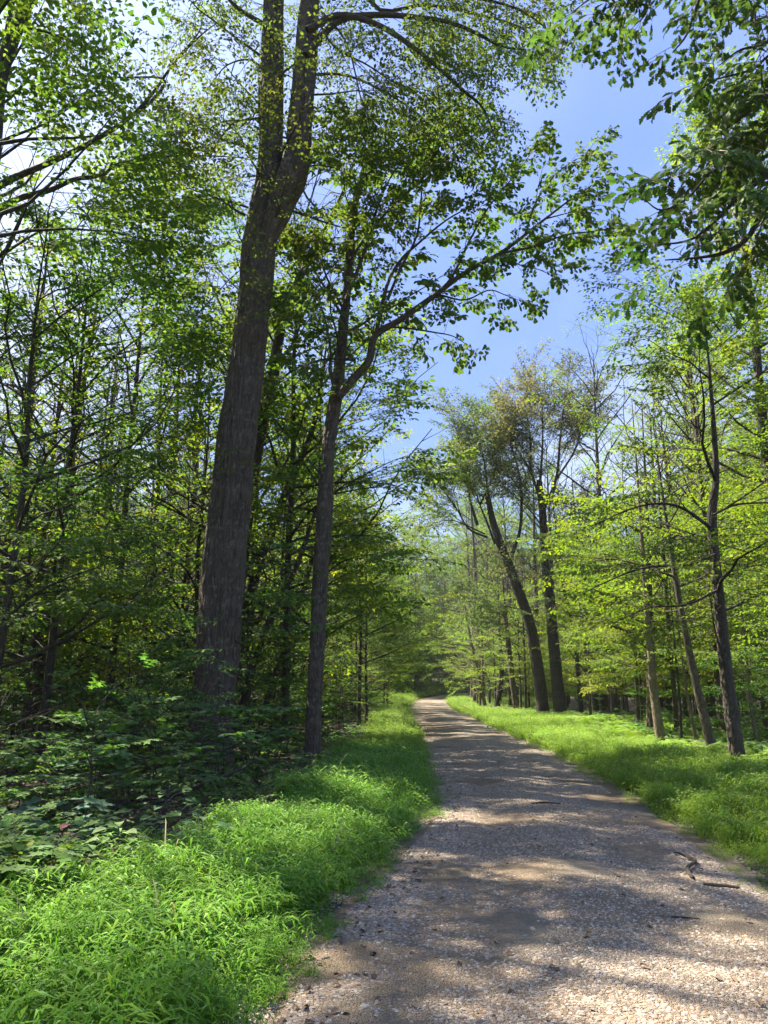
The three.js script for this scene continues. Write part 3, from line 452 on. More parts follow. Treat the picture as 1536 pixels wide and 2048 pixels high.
// traced trees: [name, label, rows, d, options]
const TRACED = [
  ['oak_tree', 'tree whose stem emerges behind the upper trunk of the big forked oak', [[452, 1400, 34], [480, 1150, 30], [512, 905, 28], [545, 760, 26], [562, 650, 24], [580, 600, 20], [600, 555, 17], [625, 505, 15], [660, 440, 11]], 19.5, { kind: 'oak', limbs: 12, low: 0.62, reach: 2.2, rise: [0.2, 0.8], top: 3, mat: barkDark, extra: [[[560, 760], [590, 738], [630, 722], [665, 722], [700, 730]], [[598, 555], [640, 510], [700, 490], [760, 440]], [[540, 830], [600, 850], [660, 900], [700, 880]]] }],
  ['leaning_tree', 'dark leaning tree between the big oak and the slim tree, pale at its foot', [[470, 1330, 27], [487, 1240, 26], [505, 1170, 25], [523, 1110, 22], [545, 1060, 21], [570, 990, 18], [600, 920, 15], [628, 850, 12], [640, 780, 8]], 22, { kind: 'maple', limbs: 16, low: 0.42, reach: 2.4, rise: [0.1, 0.6], top: 2.5, mat: barkDark, extra: [[[590, 940], [575, 900], [560, 870], [545, 850]], [[600, 920], [610, 860], [605, 800]], [[545, 1060], [600, 1045], [650, 1050]]] }],
  ['leaning_tree', 'thin dark leaning tree just left of the slim trunk, forking low', [[503, 1345, 17], [520, 1290, 16], [540, 1240, 15], [562, 1190, 14], [585, 1150, 13], [605, 1100, 11], [622, 1050, 8], [645, 980, 6]], 20, { kind: 'beech', limbs: 14, low: 0.35, reach: 2.0, rise: [0, 0.5], top: 2, mat: barkDark, extra: [[[552, 1215], [600, 1185], [640, 1170], [680, 1165]], [[605, 1100], [612, 1070], [620, 1010]]] }],
  ['forest_tree', 'thin dark leaning tree seen just behind the slim trunk', [[560, 1320, 14], [585, 1240, 14], [612, 1160, 13], [630, 1090, 10], [645, 1020, 8]], 25, { kind: 'beech', limbs: 12, low: 0.4, reach: 2.0, rise: [0, 0.5], top: 3, mat: barkDark }],
  ['forest_tree', 'straight tree left of the big oak, thickest trunk of the left middle ground', [[76, 1362, 23], [86, 1270, 22], [98, 1180, 21], [116, 1060, 19], [136, 940, 16], [152, 850, 13], [172, 740, 10]], 20, { kind: 'maple', limbs: 20, low: 0.55, reach: 2.6, rise: [0.1, 0.7], top: 5, mat: barkDark, extra: [[[150, 860], [130, 820], [100, 780], [90, 740]], [[136, 940], [180, 970], [230, 1010]]] }],
  ['forest_tree', 'slim pale-barked tree crossing the thickest trunk of the left middle ground', [[92, 1385, 13], [108, 1300, 13], [124, 1210, 12], [136, 1110, 11], [143, 1000, 10], [148, 860, 8], [150, 800, 6]], 17, { kind: 'beech', limbs: 12, low: 0.6, reach: 1.7, rise: [0.1, 0.6], top: 2.5, mat: barkPale }],
  ['forest_tree', 'thick dark trunk cut by the left edge of the picture', [[-4, 1290, 30], [8, 1180, 27], [20, 1060, 24], [36, 940, 18], [50, 850, 12]], 22, { kind: 'maple', limbs: 18, low: 0.5, reach: 2.6, rise: [0.1, 0.7], top: 5, mat: barkDark }],
  ['forest_tree', 'thin dark trunk just right of the trunk at the left edge', [[12, 1270, 12], [28, 1140, 11], [36, 1020, 9], [42, 930, 7]], 26, { kind: 'beech', limbs: 10, low: 0.5, reach: 2, rise: [0.1, 0.6], top: 4, mat: barkDark }],
  ['forest_tree', 'very thin dark trunk with a slanting branch, far left', [[42, 1290, 9], [50, 1180, 8], [55, 1070, 7], [56, 980, 5]], 27, { kind: 'beech', limbs: 10, low: 0.5, reach: 2, rise: [0.1, 0.6], top: 3, mat: barkDark, extra: [[[52, 1170], [80, 1130], [108, 1085]]] }],
  ['forest_tree', 'dark curved trunk right of the crossing pair, left wood', [[135, 1310, 16], [152, 1200, 15], [168, 1110, 14], [190, 1020, 12], [208, 940, 9], [215, 880, 7]], 26, { kind: 'maple', limbs: 14, low: 0.5, reach: 2.3, rise: [0.1, 0.6], top: 5, mat: barkDark }],
  ['forest_tree', 'dark upright trunk midway between the crossing pair and the big oak', [[188, 1310, 15], [196, 1220, 14], [206, 1130, 13], [216, 1040, 11], [228, 960, 8]], 28, { kind: 'maple', limbs: 14, low: 0.5, reach: 2.3, rise: [0.1, 0.6], top: 5, mat: barkDark }],
  ['forest_tree', 'whip-thin dark trunk beside the upright trunk, left wood', [[166, 1300, 9], [176, 1200, 8], [190, 1110, 7], [214, 1010, 5]], 27, { kind: 'beech', limbs: 10, low: 0.5, reach: 1.8, rise: [0.1, 0.6], top: 3, mat: barkDark }],
  ['forest_tree', 'broad dark trunk in deep shade left of the big oak', [[330, 1310, 30], [336, 1180, 28], [338, 1080, 24], [345, 960, 18]], 34, { kind: 'oak', limbs: 18, low: 0.5, reach: 3, rise: [0.1, 0.7], top: 7, mat: barkDark }],
  ['forest_tree', 'thin dark trunk close against the left side of the big oak', [[376, 1260, 11], [388, 1190, 10], [396, 1120, 8], [402, 1030, 6]], 27, { kind: 'beech', limbs: 10, low: 0.5, reach: 1.8, rise: [0.1, 0.6], top: 3, mat: barkDark }],
  ['overhanging_tree', 'large tree at the upper left with dark limbs reaching right against the sky', [[-210, 1600, 70], [-130, 950, 60], [-70, 560, 50], [-20, 330, 40], [0, 150, 34], [40, 40, 28], [90, -80, 22]], 15.5, { kind: 'pin', limbs: 14, low: 0.62, reach: 3, rise: [0.1, 0.7], top: 4, mat: barkDark, seg: 20, extra: [[[-18, 380], [40, 350], [100, 325], [180, 285], [260, 235], [310, 180], [345, 130], [400, 72], [445, 38]], [[-35, 440], [30, 400], [100, 380], [150, 358], [205, 350], [230, 330], [300, 315], [420, 312], [490, 316]], [[215, 345], [235, 310], [290, 292], [340, 290]], [[-10, 250], [0, 200], [40, 60], [170, 95], [230, 130]], [[250, 240], [300, 205], [330, 160], [240, 155], [150, 150]], [[20, 130], [60, 60], [95, -10]], [[360, 110], [400, 60], [405, 30]], [[420, 312], [445, 270], [470, 245], [500, 240]]] }],
  // right of the road
  ['oak_tree', 'left one of the two big oaks right of the road, leaning left', [[1088, 1442, 37], [1076, 1340, 34], [1060, 1250, 31], [1042, 1195, 29], [1020, 1135, 26], [1000, 1085, 23], [985, 1040, 19], [975, 990, 14]], 43, { kind: 'dry1', limbs: 0, top: 0, mat: barkDark, seg: 24, extra: [[[975, 1075], [938, 1058], [915, 1020], [890, 985], [870, 940]], [[990, 1088], [978, 1055], [960, 1010], [945, 965], [925, 900]], [[1000, 1105], [984, 1040], [975, 980], [968, 920], [950, 850], [945, 825]], [[955, 1050], [940, 1000], [930, 930], [915, 870], [905, 830]], [[1015, 1130], [1040, 1060], [1040, 960], [1020, 880], [1010, 830]], [[970, 1068], [900, 1040], [860, 1050]], [[1050, 1220], [1000, 1210], [950, 1195]], [[1064, 1265], [1030, 1250], [990, 1245]], [[960, 1010], [990, 940], [1000, 870]]] }],
  ['oak_tree', 'right one of the two big oaks right of the road, mottled upright trunk', [[1122, 1442, 37], [1112, 1340, 33], [1103, 1240, 30], [1094, 1150, 28], [1089, 1080, 24], [1083, 1000, 20], [1078, 960, 15]], 42.4, { kind: 'dry2', limbs: 0, top: 0, mat: barkDark, seg: 24, extra: [[[1083, 1010], [1062, 945], [1030, 890], [1015, 840], [1000, 810]], [[1080, 970], [1085, 890], [1085, 820], [1080, 770]], [[1086, 1020], [1112, 960], [1120, 880], [1130, 800], [1140, 750]], [[1100, 1200], [1060, 1160], [1030, 1140]], [[1062, 945], [1060, 870], [1050, 800], [1060, 760]], [[1112, 960], [1150, 900], [1170, 840], [1190, 800]], [[1090, 1100], [1130, 1050], [1160, 1000]], [[1090, 1060], [1050, 1010], [1010, 980]]] }],
  ['forest_tree', 'sunlit grey trunk standing in the ferns right of the road', [[1323, 1490, 21], [1314, 1430, 20], [1305, 1360, 18], [1300, 1290, 15], [1292, 1200, 12], [1285, 1100, 9]], 24.2, { kind: 'maple', limbs: 16, low: 0.5, reach: 2.2, rise: [0, 0.6], top: 5, mat: barkPale, seg: 20 }],
  ['forest_tree', 'brown trunk directly behind the sunlit grey trunk in the ferns', [[1303, 1468, 24], [1303, 1400, 22], [1302, 1330, 19], [1300, 1240, 15]], 27, { kind: 'oak', limbs: 16, low: 0.5, reach: 2.6, rise: [0.1, 0.7], top: 8, mat: barkOak, seg: 16 }],
  ['leaning_tree', 'leaning brown trunk between the sunlit grey trunk and the near dark tree', [[1428, 1512, 25], [1410, 1440, 21], [1395, 1380, 18], [1378, 1300, 15], [1360, 1210, 13], [1345, 1120, 10]], 20.2, { kind: 'maple', limbs: 14, low: 0.5, reach: 2.0, rise: [0, 0.6], top: 4, mat: barkOak, seg: 18 }],
  ['beech_tree', 'near dark tree at the right with long level leafy branches', [[1480, 1548, 36], [1466, 1450, 36], [1453, 1350, 32], [1440, 1220, 28], [1430, 1120, 26], [1424, 1030, 23], [1432, 960, 17], [1428, 860, 12], [1420, 760, 8]], 16, { kind: 'beech', limbs: 17, low: 0.3, reach: 2.7, rise: [0.05, 0.6], top: 1.5, mat: barkDark, seg: 32, amp: 0.008, extra: [[[1430, 1110], [1370, 1130], [1290, 1135], [1210, 1165], [1160, 1190]], [[1428, 1060], [1350, 1010], [1270, 1015], [1190, 1050]], [[1426, 1030], [1470, 1010], [1536, 1005], [1620, 1000]], [[1436, 1180], [1370, 1210], [1300, 1215], [1230, 1245]], [[1450, 1330], [1430, 1260], [1420, 1200]]] }],
  ['forest_tree', 'slim pale trunk left of the leaning brown trunk in the ferns', [[1394, 1492, 9], [1384, 1440, 8], [1374, 1390, 7], [1366, 1330, 6]], 24, { kind: 'beech', limbs: 9, low: 0.5, reach: 1.4, rise: [0, 0.5], top: 3, mat: barkPale }],
  ['forest_tree', 'slim dark sapling trunk right of the sunlit grey trunk', [[1363, 1492, 8], [1361, 1440, 7], [1358, 1390, 6], [1352, 1320, 5]], 24, { kind: 'beech', limbs: 9, low: 0.5, reach: 1.4, rise: [0, 0.5], top: 3, mat: barkDark }],
  ['forest_tree', 'slim pale trunk at the right edge beyond the near dark tree', [[1514, 1488, 10], [1505, 1430, 9], [1498, 1370, 8], [1490, 1290, 6]], 23, { kind: 'maple', limbs: 10, low: 0.5, reach: 1.7, rise: [0, 0.5], top: 4, mat: barkPale }],
  ['forest_tree', 'mossy trunk beyond the grass left of the sunlit grey trunk', [[1286, 1448, 14], [1290, 1400, 13], [1294, 1340, 12], [1292, 1250, 9]], 38, { kind: 'maple', limbs: 14, low: 0.5, reach: 2.6, rise: [0, 0.6], top: 8, mat: barkOak }],
  ['forest_tree', 'dark thin trunk right of the two big oaks', [[1163, 1432, 11], [1155, 1330, 10], [1146, 1250, 9], [1130, 1190, 7], [1120, 1120, 5]], 42, { kind: 'maple', limbs: 12, low: 0.45, reach: 2.6, rise: [0, 0.6], top: 4, mat: barkDark }],
  ['forest_tree', 'second dark thin trunk right of the two big oaks', [[1180, 1436, 13], [1175, 1340, 12], [1170, 1240, 11], [1160, 1140, 8]], 43, { kind: 'oak', limbs: 12, low: 0.5, reach: 3, rise: [0, 0.6], top: 6, mat: barkDark }],
  ['forest_tree', 'short dark trunk in the gap between the thin trunks and the grey trunk', [[1212, 1426, 16], [1210, 1370, 15], [1206, 1300, 13], [1200, 1200, 10]], 50, { kind: 'oak', limbs: 14, low: 0.5, reach: 3, rise: [0, 0.6], top: 6, mat: barkDark }],
  ['forest_tree', 'slim brown trunk left of the two big oaks', [[1034, 1428, 15], [1026, 1370, 13], [1019, 1310, 12], [1012, 1240, 9]], 49, { kind: 'beech', limbs: 16, low: 0.35, reach: 3.2, rise: [0, 0.5], top: 4, mat: barkOak }],
  ['forest_tree', 'pale slanting trunk where the far grass meets the wood, right of the bend', [[968, 1402, 9], [961, 1370, 8], [954, 1335, 7], [946, 1300, 6]], 60, { kind: 'beech', limbs: 14, low: 0.35, reach: 3.4, rise: [0, 0.5], top: 5, mat: barkPale }],
  ['forest_tree', 'upright pale trunk beside the slanting one, right of the bend', [[967, 1403, 8], [966, 1365, 7], [965, 1320, 6]], 60.8, { kind: 'maple', limbs: 14, low: 0.35, reach: 3.2, rise: [0, 0.5], top: 5, mat: barkPale }],
  ['forest_tree', 'dark crooked trunk right of the pale pair at the bend', [[994, 1410, 15], [1000, 1375, 13], [1003, 1340, 11], [1000, 1280, 8]], 56, { kind: 'maple', limbs: 16, low: 0.3, reach: 3.4, rise: [0, 0.5], top: 6, mat: barkDark }],
];
TRACED.forEach(([name, label, rows, d, o], i) => {
  const t = traced(rows, d, { top: o.top ?? 0 }), dry = o.kind.startsWith('dry'), kind = dry ? 'pin' : o.kind;
  const extra = (o.extra ?? []).map((l) => { const p = limbPx(l.map(([x, y, dd]) => [x, y, dd ?? d - 0.2]), d, t.base), w = pxSize(p[0].clone().add(t.base)); let len = 0; for (let k = 1; k < p.length; k++) len += p[k].distanceTo(p[k - 1]); return [p, Math.min(0.13, 0.0115 * len + 0.008) * (dry ? 1.1 : 1), 0.008, 0.25, dry ? { gap: 0.2, sub: 2.7, every: 0.24, size: 1.5, flat: 0.2 } : null]; });
  const k = d > 30 ? 1.3 : 1.12;
  const tree = makeTree({ seed: 300 + i, path: t.path, rad: t.rad.map((q) => q * (dry ? 0.70 : name === 'beech_tree' ? 0.78 : 0.9)), kind, seg: o.seg ?? 12, rings: o.amp ? 90 : 26, amp: o.amp ?? 0, flare: 0.3, limbs: Math.round(o.limbs * 0.62), low: o.low, reach: o.reach * (d > 30 ? 1.25 : 1.12), rise: o.rise, extra, style: dry ? { size: 1.35 } : { size: k, gap: STYLE[kind].gap * k, every: STYLE[kind].every * k } });
  plantTree(tree, { name, label, pos: t.base, mat: o.mat, seed: 20 + i, group: OAKS, fixed: dry ? 0.01 : name === 'beech_tree' ? 0.05 : 0, tint: dry ? (o.kind === 'dry1' ? [0.130, 0.180, 0.040] : [0.165, 0.175, 0.055]) : undefined, spread: 0.2 });
});
{ // the near oak whose boughs hang in from the upper right
  const d = 8.6, base = V(7.6, H(7.6, -9) - 0.2, -9), q = (rows) => limbPx(rows.map(([x, y, e]) => [x, y, e ?? d]), d, base);
  const path = [V(0, 0, 0), V(0.05, 2.5, 0), V(0.0, 5.5, 0.1), V(-0.15, 8.5, 0.1), V(-0.1, 11.5, 0), V(0.1, 14.5, 0), V(0.2, 17, 0)];
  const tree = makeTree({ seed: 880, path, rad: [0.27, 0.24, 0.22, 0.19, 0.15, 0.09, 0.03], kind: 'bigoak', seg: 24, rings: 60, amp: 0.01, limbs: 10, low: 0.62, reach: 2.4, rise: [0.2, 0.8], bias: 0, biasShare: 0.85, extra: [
    [q([[2060, 420], [1800, 330], [1640, 350], [1536, 412], [1493, 478], [1450, 505], [1400, 515], [1330, 520]]), 0.07, 0.008, 0.45], [q([[2060, 300], [1800, 260], [1620, 300], [1536, 350], [1478, 393], [1433, 440], [1380, 480], [1310, 490]]), 0.06, 0.008, 0.4, { sub: 0.7 }], [q([[2050, 200], [1800, 120], [1640, 120], [1560, 160], [1500, 220], [1440, 270], [1420, 330], [1390, 360]]), 0.06, 0.008, 0.45, { sub: 0.7 }],
    [q([[2050, 140], [1820, 40], [1660, 20], [1580, 60], [1520, 90], [1480, 100], [1440, 130]]), 0.05, 0.006, 0.5], [q([[2040, 60], [1800, -200], [1600, -250], [1480, -180], [1410, -40], [1388, 30], [1370, 75], [1345, 105]], 8.4), 0.06, 0.008, 0.5, { sub: 0.6 }], [q([[1600, -250], [1440, -220], [1320, -140], [1250, -50], [1190, -10], [1150, 20]]), 0.045, 0.006, 0.35, { sub: 0.5 }], [q([[1480, -180], [1400, -160], [1330, -80], [1300, 0], [1290, 30], [1270, 50]]), 0.03, 0.006, 0.3, { sub: 0.5 }], [q([[1250, -50], [1220, -10], [1240, 20], [1210, 40]]), 0.02, 0.005, 0.3, { sub: 0.5 }],
    [q([[1536, 350], [1490, 330], [1430, 340], [1370, 400], [1320, 420], [1290, 400]]), 0.03, 0.006, 0.2, { sub: 0.5 }], [q([[1640, 120], [1560, 100], [1500, 140], [1430, 160], [1400, 180]]), 0.025, 0.005, 0.3], [q([[1620, 300], [1560, 250], [1500, 290], [1420, 400]], 9.2), 0.04, 0.006, 0.3], [q([[1700, 250], [1600, 230], [1520, 300], [1480, 350]], 7.8), 0.03, 0.006, 0.3],
  ] });
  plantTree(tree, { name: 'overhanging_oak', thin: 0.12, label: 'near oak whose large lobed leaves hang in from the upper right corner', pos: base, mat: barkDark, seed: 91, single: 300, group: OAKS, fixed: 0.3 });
}
// ───────────────────────── the wood behind ─────────────────────────
const wobble = (r, h, lean = 0.04) => { const p = []; let x = 0, z = 0; for (let i = 0; i <= 6; i++) { p.push(V(x, h * i / 6, z)); x += (r() - 0.5) * lean * h / 3; z += (r() - 0.5) * lean * h / 3; } return p; };
function proto(seed, kind, h, tr, limbs, low, reach, rise, style, profile) {
  const r = rng(seed), t = makeTree({ seed, path: wobble(r, h), rad: [1, 0.88, 0.76, 0.62, 0.46, 0.28, 0.06].map((k) => k * tr), kind, seg: 10, rings: 18, limbs, low, reach, rise, limbSeg: 5, style: { ...STYLE[kind], ...style }, profile, up: 0.07 });
  t.merged = mergeGeometries(t.limbs); t.h = h; t.reach = reach; return t;
}
const big = (k, s = 1.15, g = 0.82) => ({ gap: STYLE[k].gap * s * g, every: STYLE[k].every * s * g, size: s, wood: 0.25 });
const CANOPY = [proto(901, 'maple', 17, 0.19, 40, 0.34, 3.3, [0.3, 1.15], big('maple')), proto(902, 'oak', 18.5, 0.22, 40, 0.36, 3.4, [0.35, 1.2], big('oak')), proto(903, 'beech', 16, 0.17, 42, 0.28, 3.2, [0.2, 1.1], big('beech')), proto(904, 'maple', 14.5, 0.15, 38, 0.30, 3.0, [0.25, 1.15], big('maple'))];
const UNDER = [proto(911, 'beech', 9, 0.07, 28, 0.14, 2.6, [0.2, 1.0], big('beech', 1.08)), proto(912, 'maple', 8, 0.06, 26, 0.15, 2.5, [0.25, 1.05], big('maple', 1.08)), proto(913, 'beech', 11, 0.08, 32, 0.16, 2.7, [0.2, 1.0], big('beech', 1.12))];
const FAR = [proto(921, 'far', 21, 0.22, 34, 0.16, 3.8, [0, 1.0], {}), proto(922, 'far', 18, 0.2, 32, 0.1, 3.8, [0, 0.9], {}), proto(923, 'far', 9, 0.1, 26, 0.04, 3.2, [-0.05, 0.7], {})];
const TINTS = [[0.165, 0.250, 0.011], [0.115, 0.205, 0.014], [0.20, 0.270, 0.012], [0.14, 0.235, 0.014], [0.215, 0.265, 0.014], [0.10, 0.185, 0.014]];
// the open sky over the road: nothing may rise into it
const skyEdge = (px) => (px < 835 ? -1e4 : px < 1060 ? 800 : px < 1140 ? lerp(790, 620, (px - 1060) / 80) : px < 1290 ? lerp(620, 540, (px - 1140) / 150) : -1e4);
function pixel(p) { const y = p.y - EYE, f = y * Math.sin(PITCH) - p.z * Math.cos(PITCH), u = y * Math.cos(PITCH) + p.z * Math.sin(PITCH); return [768 + F * p.x / f, 1024 - F * u / f, f]; }
function blocksSky(p) { if (p.z > -1) return false; const [x, y] = pixel(p); return y < skyEdge(x) - 12 * Math.sin(p.x * 3 + p.y * 2); }
const wedge = (p) => { if (p.z > -4) return false; const [x, y] = pixel(p); if (p.z > -42 && y > 960 && y < 1450) { const k = clamp((y - 1090) / 350, 0, 1), a = lerp(990, 1088, Math.sqrt(k)), b = lerp(1085, 1122, k); if (Math.abs(x - a) < 32 || Math.abs(x - b) < 34) return true; } if (p.z < -17.8) return false; const t1 = lerp(548, 415, clamp(y / 1500, 0, 1)), t2 = lerp(690, 625, clamp((y - 620) / 900, 0, 1)); return y < 1430 && (Math.abs(x - t1) < 75 || (y > 640 && Math.abs(x - t2) < 45)); };
const keepOut = (p) => !blocksSky(p) && !wedge(p);
const spots = [[-3.5, -16, 2.2], [-1.5, -17.6, 1.5], [7, -16, 2], [8.3, -24, 1.5], [8.2, -20, 1.5], [8.4, -43, 2.2], [9.3, -42, 2.2], [7.6, -9, 2]];
const free = (x, z, gap) => spots.every(([a, b, c]) => Math.hypot(a - x, b - z) > Math.min(gap, c + gap * 0.4)) && (spots.push([x, z, gap]), true);
let planted = 0;
function scatter(seed, n, protos, [x0, x1, d0, d1], gap, ok, describe, mats, extra = {}) {
  const r = rng(seed);
  for (let i = 0, tries = 0; i < n && tries < 4000; tries++) {
    const d = d0 + (d1 - d0) * Math.pow(r(), extra.pow ?? 1), x = lerp(x0, x1, r()), k = Math.floor(r() * protos.length), s = 0.85 + 0.35 * r(), L = roadL(d), R = roadR(d), turn = r() * 6.28, sc = s * (extra.scale ?? 1), mi = Math.floor(r() * mats.length), tint = TINTS[Math.floor(r() * TINTS.length)];
    if (!ok(x, d, L, R) || !free(x, -d, gap)) continue;
    const [name, label, group] = describe(x, d, k);
    plantTree(protos[k], { name, label, group, pos: V(x, H(x, -d) - 0.12, -d), turn, scale: sc, mat: mats[mi], tint: extra.tint ?? tint, seed: 1000 + planted++, keep: keepOut, thin: extra.thin ?? 0 });
    i++;
  }
}
// the wood left of the road
scatter(17, 6, CANOPY, [-19, -4.5, 10, 27], 2.4, (x, d) => x > -0.72 * d && x < -0.54 * d - 0.6, () => ['forest_tree', 'tall tree of the left wood close behind the undergrowth, leafy far up', 'near tall trees of the left wood'], [barkDark]);
scatter(18, 9, UNDER, [-14, -4, 13, 24], 1.8, (x, d) => x > -0.58 * d && x < -0.34 * d - 1.2, () => ['understory_tree', 'leafy understory tree between the left edge and the big oak', 'understory trees left of the big oak'], [barkDark]);
scatter(19, 14, UNDER, [-16, -2, 17, 30], 1.9, (x, d, L) => x > -0.58 * d && x < L - 3 && !(d < 20 && x > -0.3 * d), () => ['forest_tree', 'slender tall tree with a light crown behind the big oak', 'slender trees behind the big oak'], [barkDark], { scale: 1.45 });
scatter(11, 40, CANOPY, [-34, 1, 17, 70], 3.0, (x, d, L) => x < L - 3.2 && x > -0.62 * d - 3 && !(d < 24 && x > -7), (x) => ['forest_tree', x < -11 ? 'tall tree deep in the wood left of the road, one dark trunk among many' : 'tall tree of the left roadside wood, leafy crown above the understory', x < -11 ? 'tall trees deep in the left wood' : 'tall trees of the left roadside wood'], [barkDark, barkDark, barkOak]);
scatter(12, 120, UNDER, [-34, 2, 14, 70], 1.6, (x, d, L) => x < L - (d > 26 ? 1.5 : 3.5) && x > -0.6 * d - 1 && !(d < 17.5 && x > -6.5) && !(d < 23 && x > -3.2), (x, d) => ['understory_tree', d < 26 ? 'low bright leafy tree in the understory near the big oak' : 'low leafy tree of the shaded understory far left of the road', d < 26 ? 'understory trees near the big oak' : 'understory trees farther back on the left'], [barkDark]);
// tall trees beside and behind the eye on the left, whose crowns shade the near road and the undergrowth
scatter(13, 8, CANOPY, [-17, -6.2, -5, 15], 3.0, (x, d) => x < -0.52 * d - 4.2, () => ['forest_tree', 'tall tree beyond the left edge whose leaves show at the upper left', 'tall trees beyond the left edge'], [barkDark]);
// the wood right of the road
scatter(14, 40, CANOPY, [8, 44, 21, 72], 2.9, (x, d, L, R) => x > R + 4.5 && x < 0.64 * d + 3 && (d > 26 || x > 11), (x) => ['forest_tree', x > 17 ? 'tall tree deep in the wood right of the road, dark trunk among many' : 'tall sunlit tree of the right roadside wood', x > 17 ? 'tall trees deep in the right wood' : 'tall trees of the right roadside wood'], [barkDark, barkOak, barkDark]);
scatter(15, 95, UNDER, [7, 40, 19, 74], 1.6, (x, d, L, R) => x > R + 4.5 && x < 0.6 * d + 2 && (d > 23 || x > 10), (x, d) => ['understory_tree', d < 34 ? 'low leafy tree among the trunks right of the fern patch' : 'low leafy tree in the shade behind the two big oaks', d < 34 ? 'understory trees beyond the ferns' : 'understory trees behind the two big oaks'], [barkDark, barkOak]);
// where the road bends away
scatter(16, 100, FAR, [-34, 54, 62, 150], 2.6, (x, d, L, R) => (x < L - 2.5 || x > R + 2.5) && Math.abs(x) < 0.5 * d, (x, d) => ['forest_tree', d < 90 ? 'hazy green tree beside the far bend of the road' : 'pale green tree in the distance beyond the bend', d < 90 ? 'trees beside the far bend' : 'trees beyond the bend'], [barkOak], { tint: [0.15, 0.235, 0.020] });
scatter(21, 18, UNDER, [5, 16, 48, 84], 1.9, (x, d, L, R) => x > R + 1.8 && x < R + 9, () => ['understory_tree', 'low spreading tree leaning over the grass at the bend, right of the road', 'low trees at the bend'], [barkDark, barkPale], { tint: [0.19, 0.275, 0.02], scale: 1.1 });
scatter(20, 34, FAR, [-8, 18, 104, 150], 1.8, (x, d, L, R) => x < L - 2 || x > R + 2, () => ['forest_tree', 'dark green tree closing the view where the road turns away', 'trees closing the view at the bend'], [barkOak], { tint: [0.15, 0.235, 0.018] });
{ // the far wood, one mass
  const r = rng(61), list = [], wood = [];
  for (let i = 0; i < 15000; i++) { const d = 105 + 115 * r(), a = (r() - 0.5) * 1.5, x = d * Math.tan(a * 0.62), y = H(x, -d) + (10 + 16 * fbm(x * 0.13, d * 0.05, 3, 3)) * Math.pow(r(), 0.8), p = V(x, y, -d); if (blocksSky(p) || (x > roadL(d) - 2 && x < roadR(d) + 2)) continue; const k = 1.1 + r(); list.push({ m: new THREE.Matrix4().compose(p, new THREE.Quaternion().setFromEuler(new THREE.Euler((r() - .5), r() * 6.28, (r() - .5))), V(k, k, k)), c: NOISE_TINT(r, [0.15, 0.225, 0.022]) }); }
  const g = new THREE.Group(); g.name = 'far_wood'; scene.add(g); tag(g, 'mass of the far wood closing the view beyond the bend', null, null, 'stuff'); cloud('foliage', SPRAYS.far[0].geo, leafy, list, g);
}

// ───────────────────────── undergrowth ─────────────────────────
function sapling(seed, kind, h, limbs, reach, style, spray) { const r = rng(seed), t = makeTree({ seed, path: wobble(r, h, 0.12), rad: [1, 0.9, 0.8, 0.7, 0.55, 0.4, 0.2].map((k) => k * 0.011 * (0.6 + h * 0.3)), kind, seg: 5, rings: 10, limbs, low: 0.25, reach, rise: [0.15, 0.6], limbSeg: 3, flare: 0, from: 0.3, style: { ...STYLE.beech, ...style } }); t.merged = mergeGeometries(t.limbs); t.spray = spray; return t; }
const SAP = [sapling(701, 'beech', 1.7, 9, 0.65, { gap: 0.3, sub: 0.45, every: 0.28, size: 0.75 }, 'mapleFine'), sapling(702, 'beech', 2.3, 11, 0.75, { gap: 0.32, sub: 0.5, every: 0.28, size: 0.8 }, 'ash'), sapling(703, 'beech', 1.2, 8, 0.55, { gap: 0.28, sub: 0.4, every: 0.26, size: 0.75 }, 'mapleFine'), sapling(704, 'beech', 2.8, 12, 0.9, { gap: 0.34, sub: 0.6, every: 0.3, size: 0.85 }, 'beech')];
{
  const r = rng(71), seen = [];
  const put = (x, d, s, label, group, k, tint) => plantTree(SAP[k], { name: 'sapling', category: 'sapling', label, group, pos: V(x, H(x, -d) - 0.03, -d), turn: r() * 6.28, scale: s, mat: barkDark, spray: SAP[k].spray, tint: tint ?? [[0.12, 0.235, 0.022], [0.14, 0.25, 0.018], [0.10, 0.22, 0.026]][Math.floor(r() * 3)], seed: 3000 + planted++ });
  for (let i = 0, tr = 0; i < 92 && tr < 3000; tr++) {
    const d = 8.6 + 24 * Math.pow(r(), 1.15), x = lerp(-0.55 * d - 0.5, roadL(d) - 3.0, r()); if (d < 12 && x > -0.30 * d + 0.2) continue; if (Math.abs(x + 3.5) < 0.7 && d < 16.2 && d > 12.5) continue; if (seen.some(([a, b]) => Math.hypot(a - x, b - d) < 0.62)) continue; seen.push([x, d]);
    const near = d < 14; put(x, d, (near ? 0.8 : 1) * (0.8 + 0.45 * r()), near ? 'leafy green sapling in the dense undergrowth at the left' : 'leafy sapling standing among the shaded trunks behind the big oak', near ? 'saplings of the near undergrowth' : 'saplings behind the big oak', Math.floor(r() * (near ? 3 : 4))); i++;
  }
  for (let i = 0; i < 60; i++) { const d = 19 + 52 * Math.pow(r(), 1.2), x = roadL(d) - 2.3 - 7 * r() * r(); if (d < 24 && x > -2.8) continue; put(x, d, 0.9 + 0.7 * r(), 'leafy bush along the shaded edge of the left verge', 'bushes along the left verge', Math.floor(r() * 4), [0.14, 0.25, 0.02]); }
  for (let i = 0; i < 26; i++) { const d = 20 + 26 * r(), x = roadR(d) + 4 + 14 * r(); put(x, d, 0.7 + 0.5 * r(), 'leafy sapling among the trunks right of the road', 'saplings in the right wood', Math.floor(r() * 4), [0.10, 0.22, 0.015]); }
}
resolveCrowns();
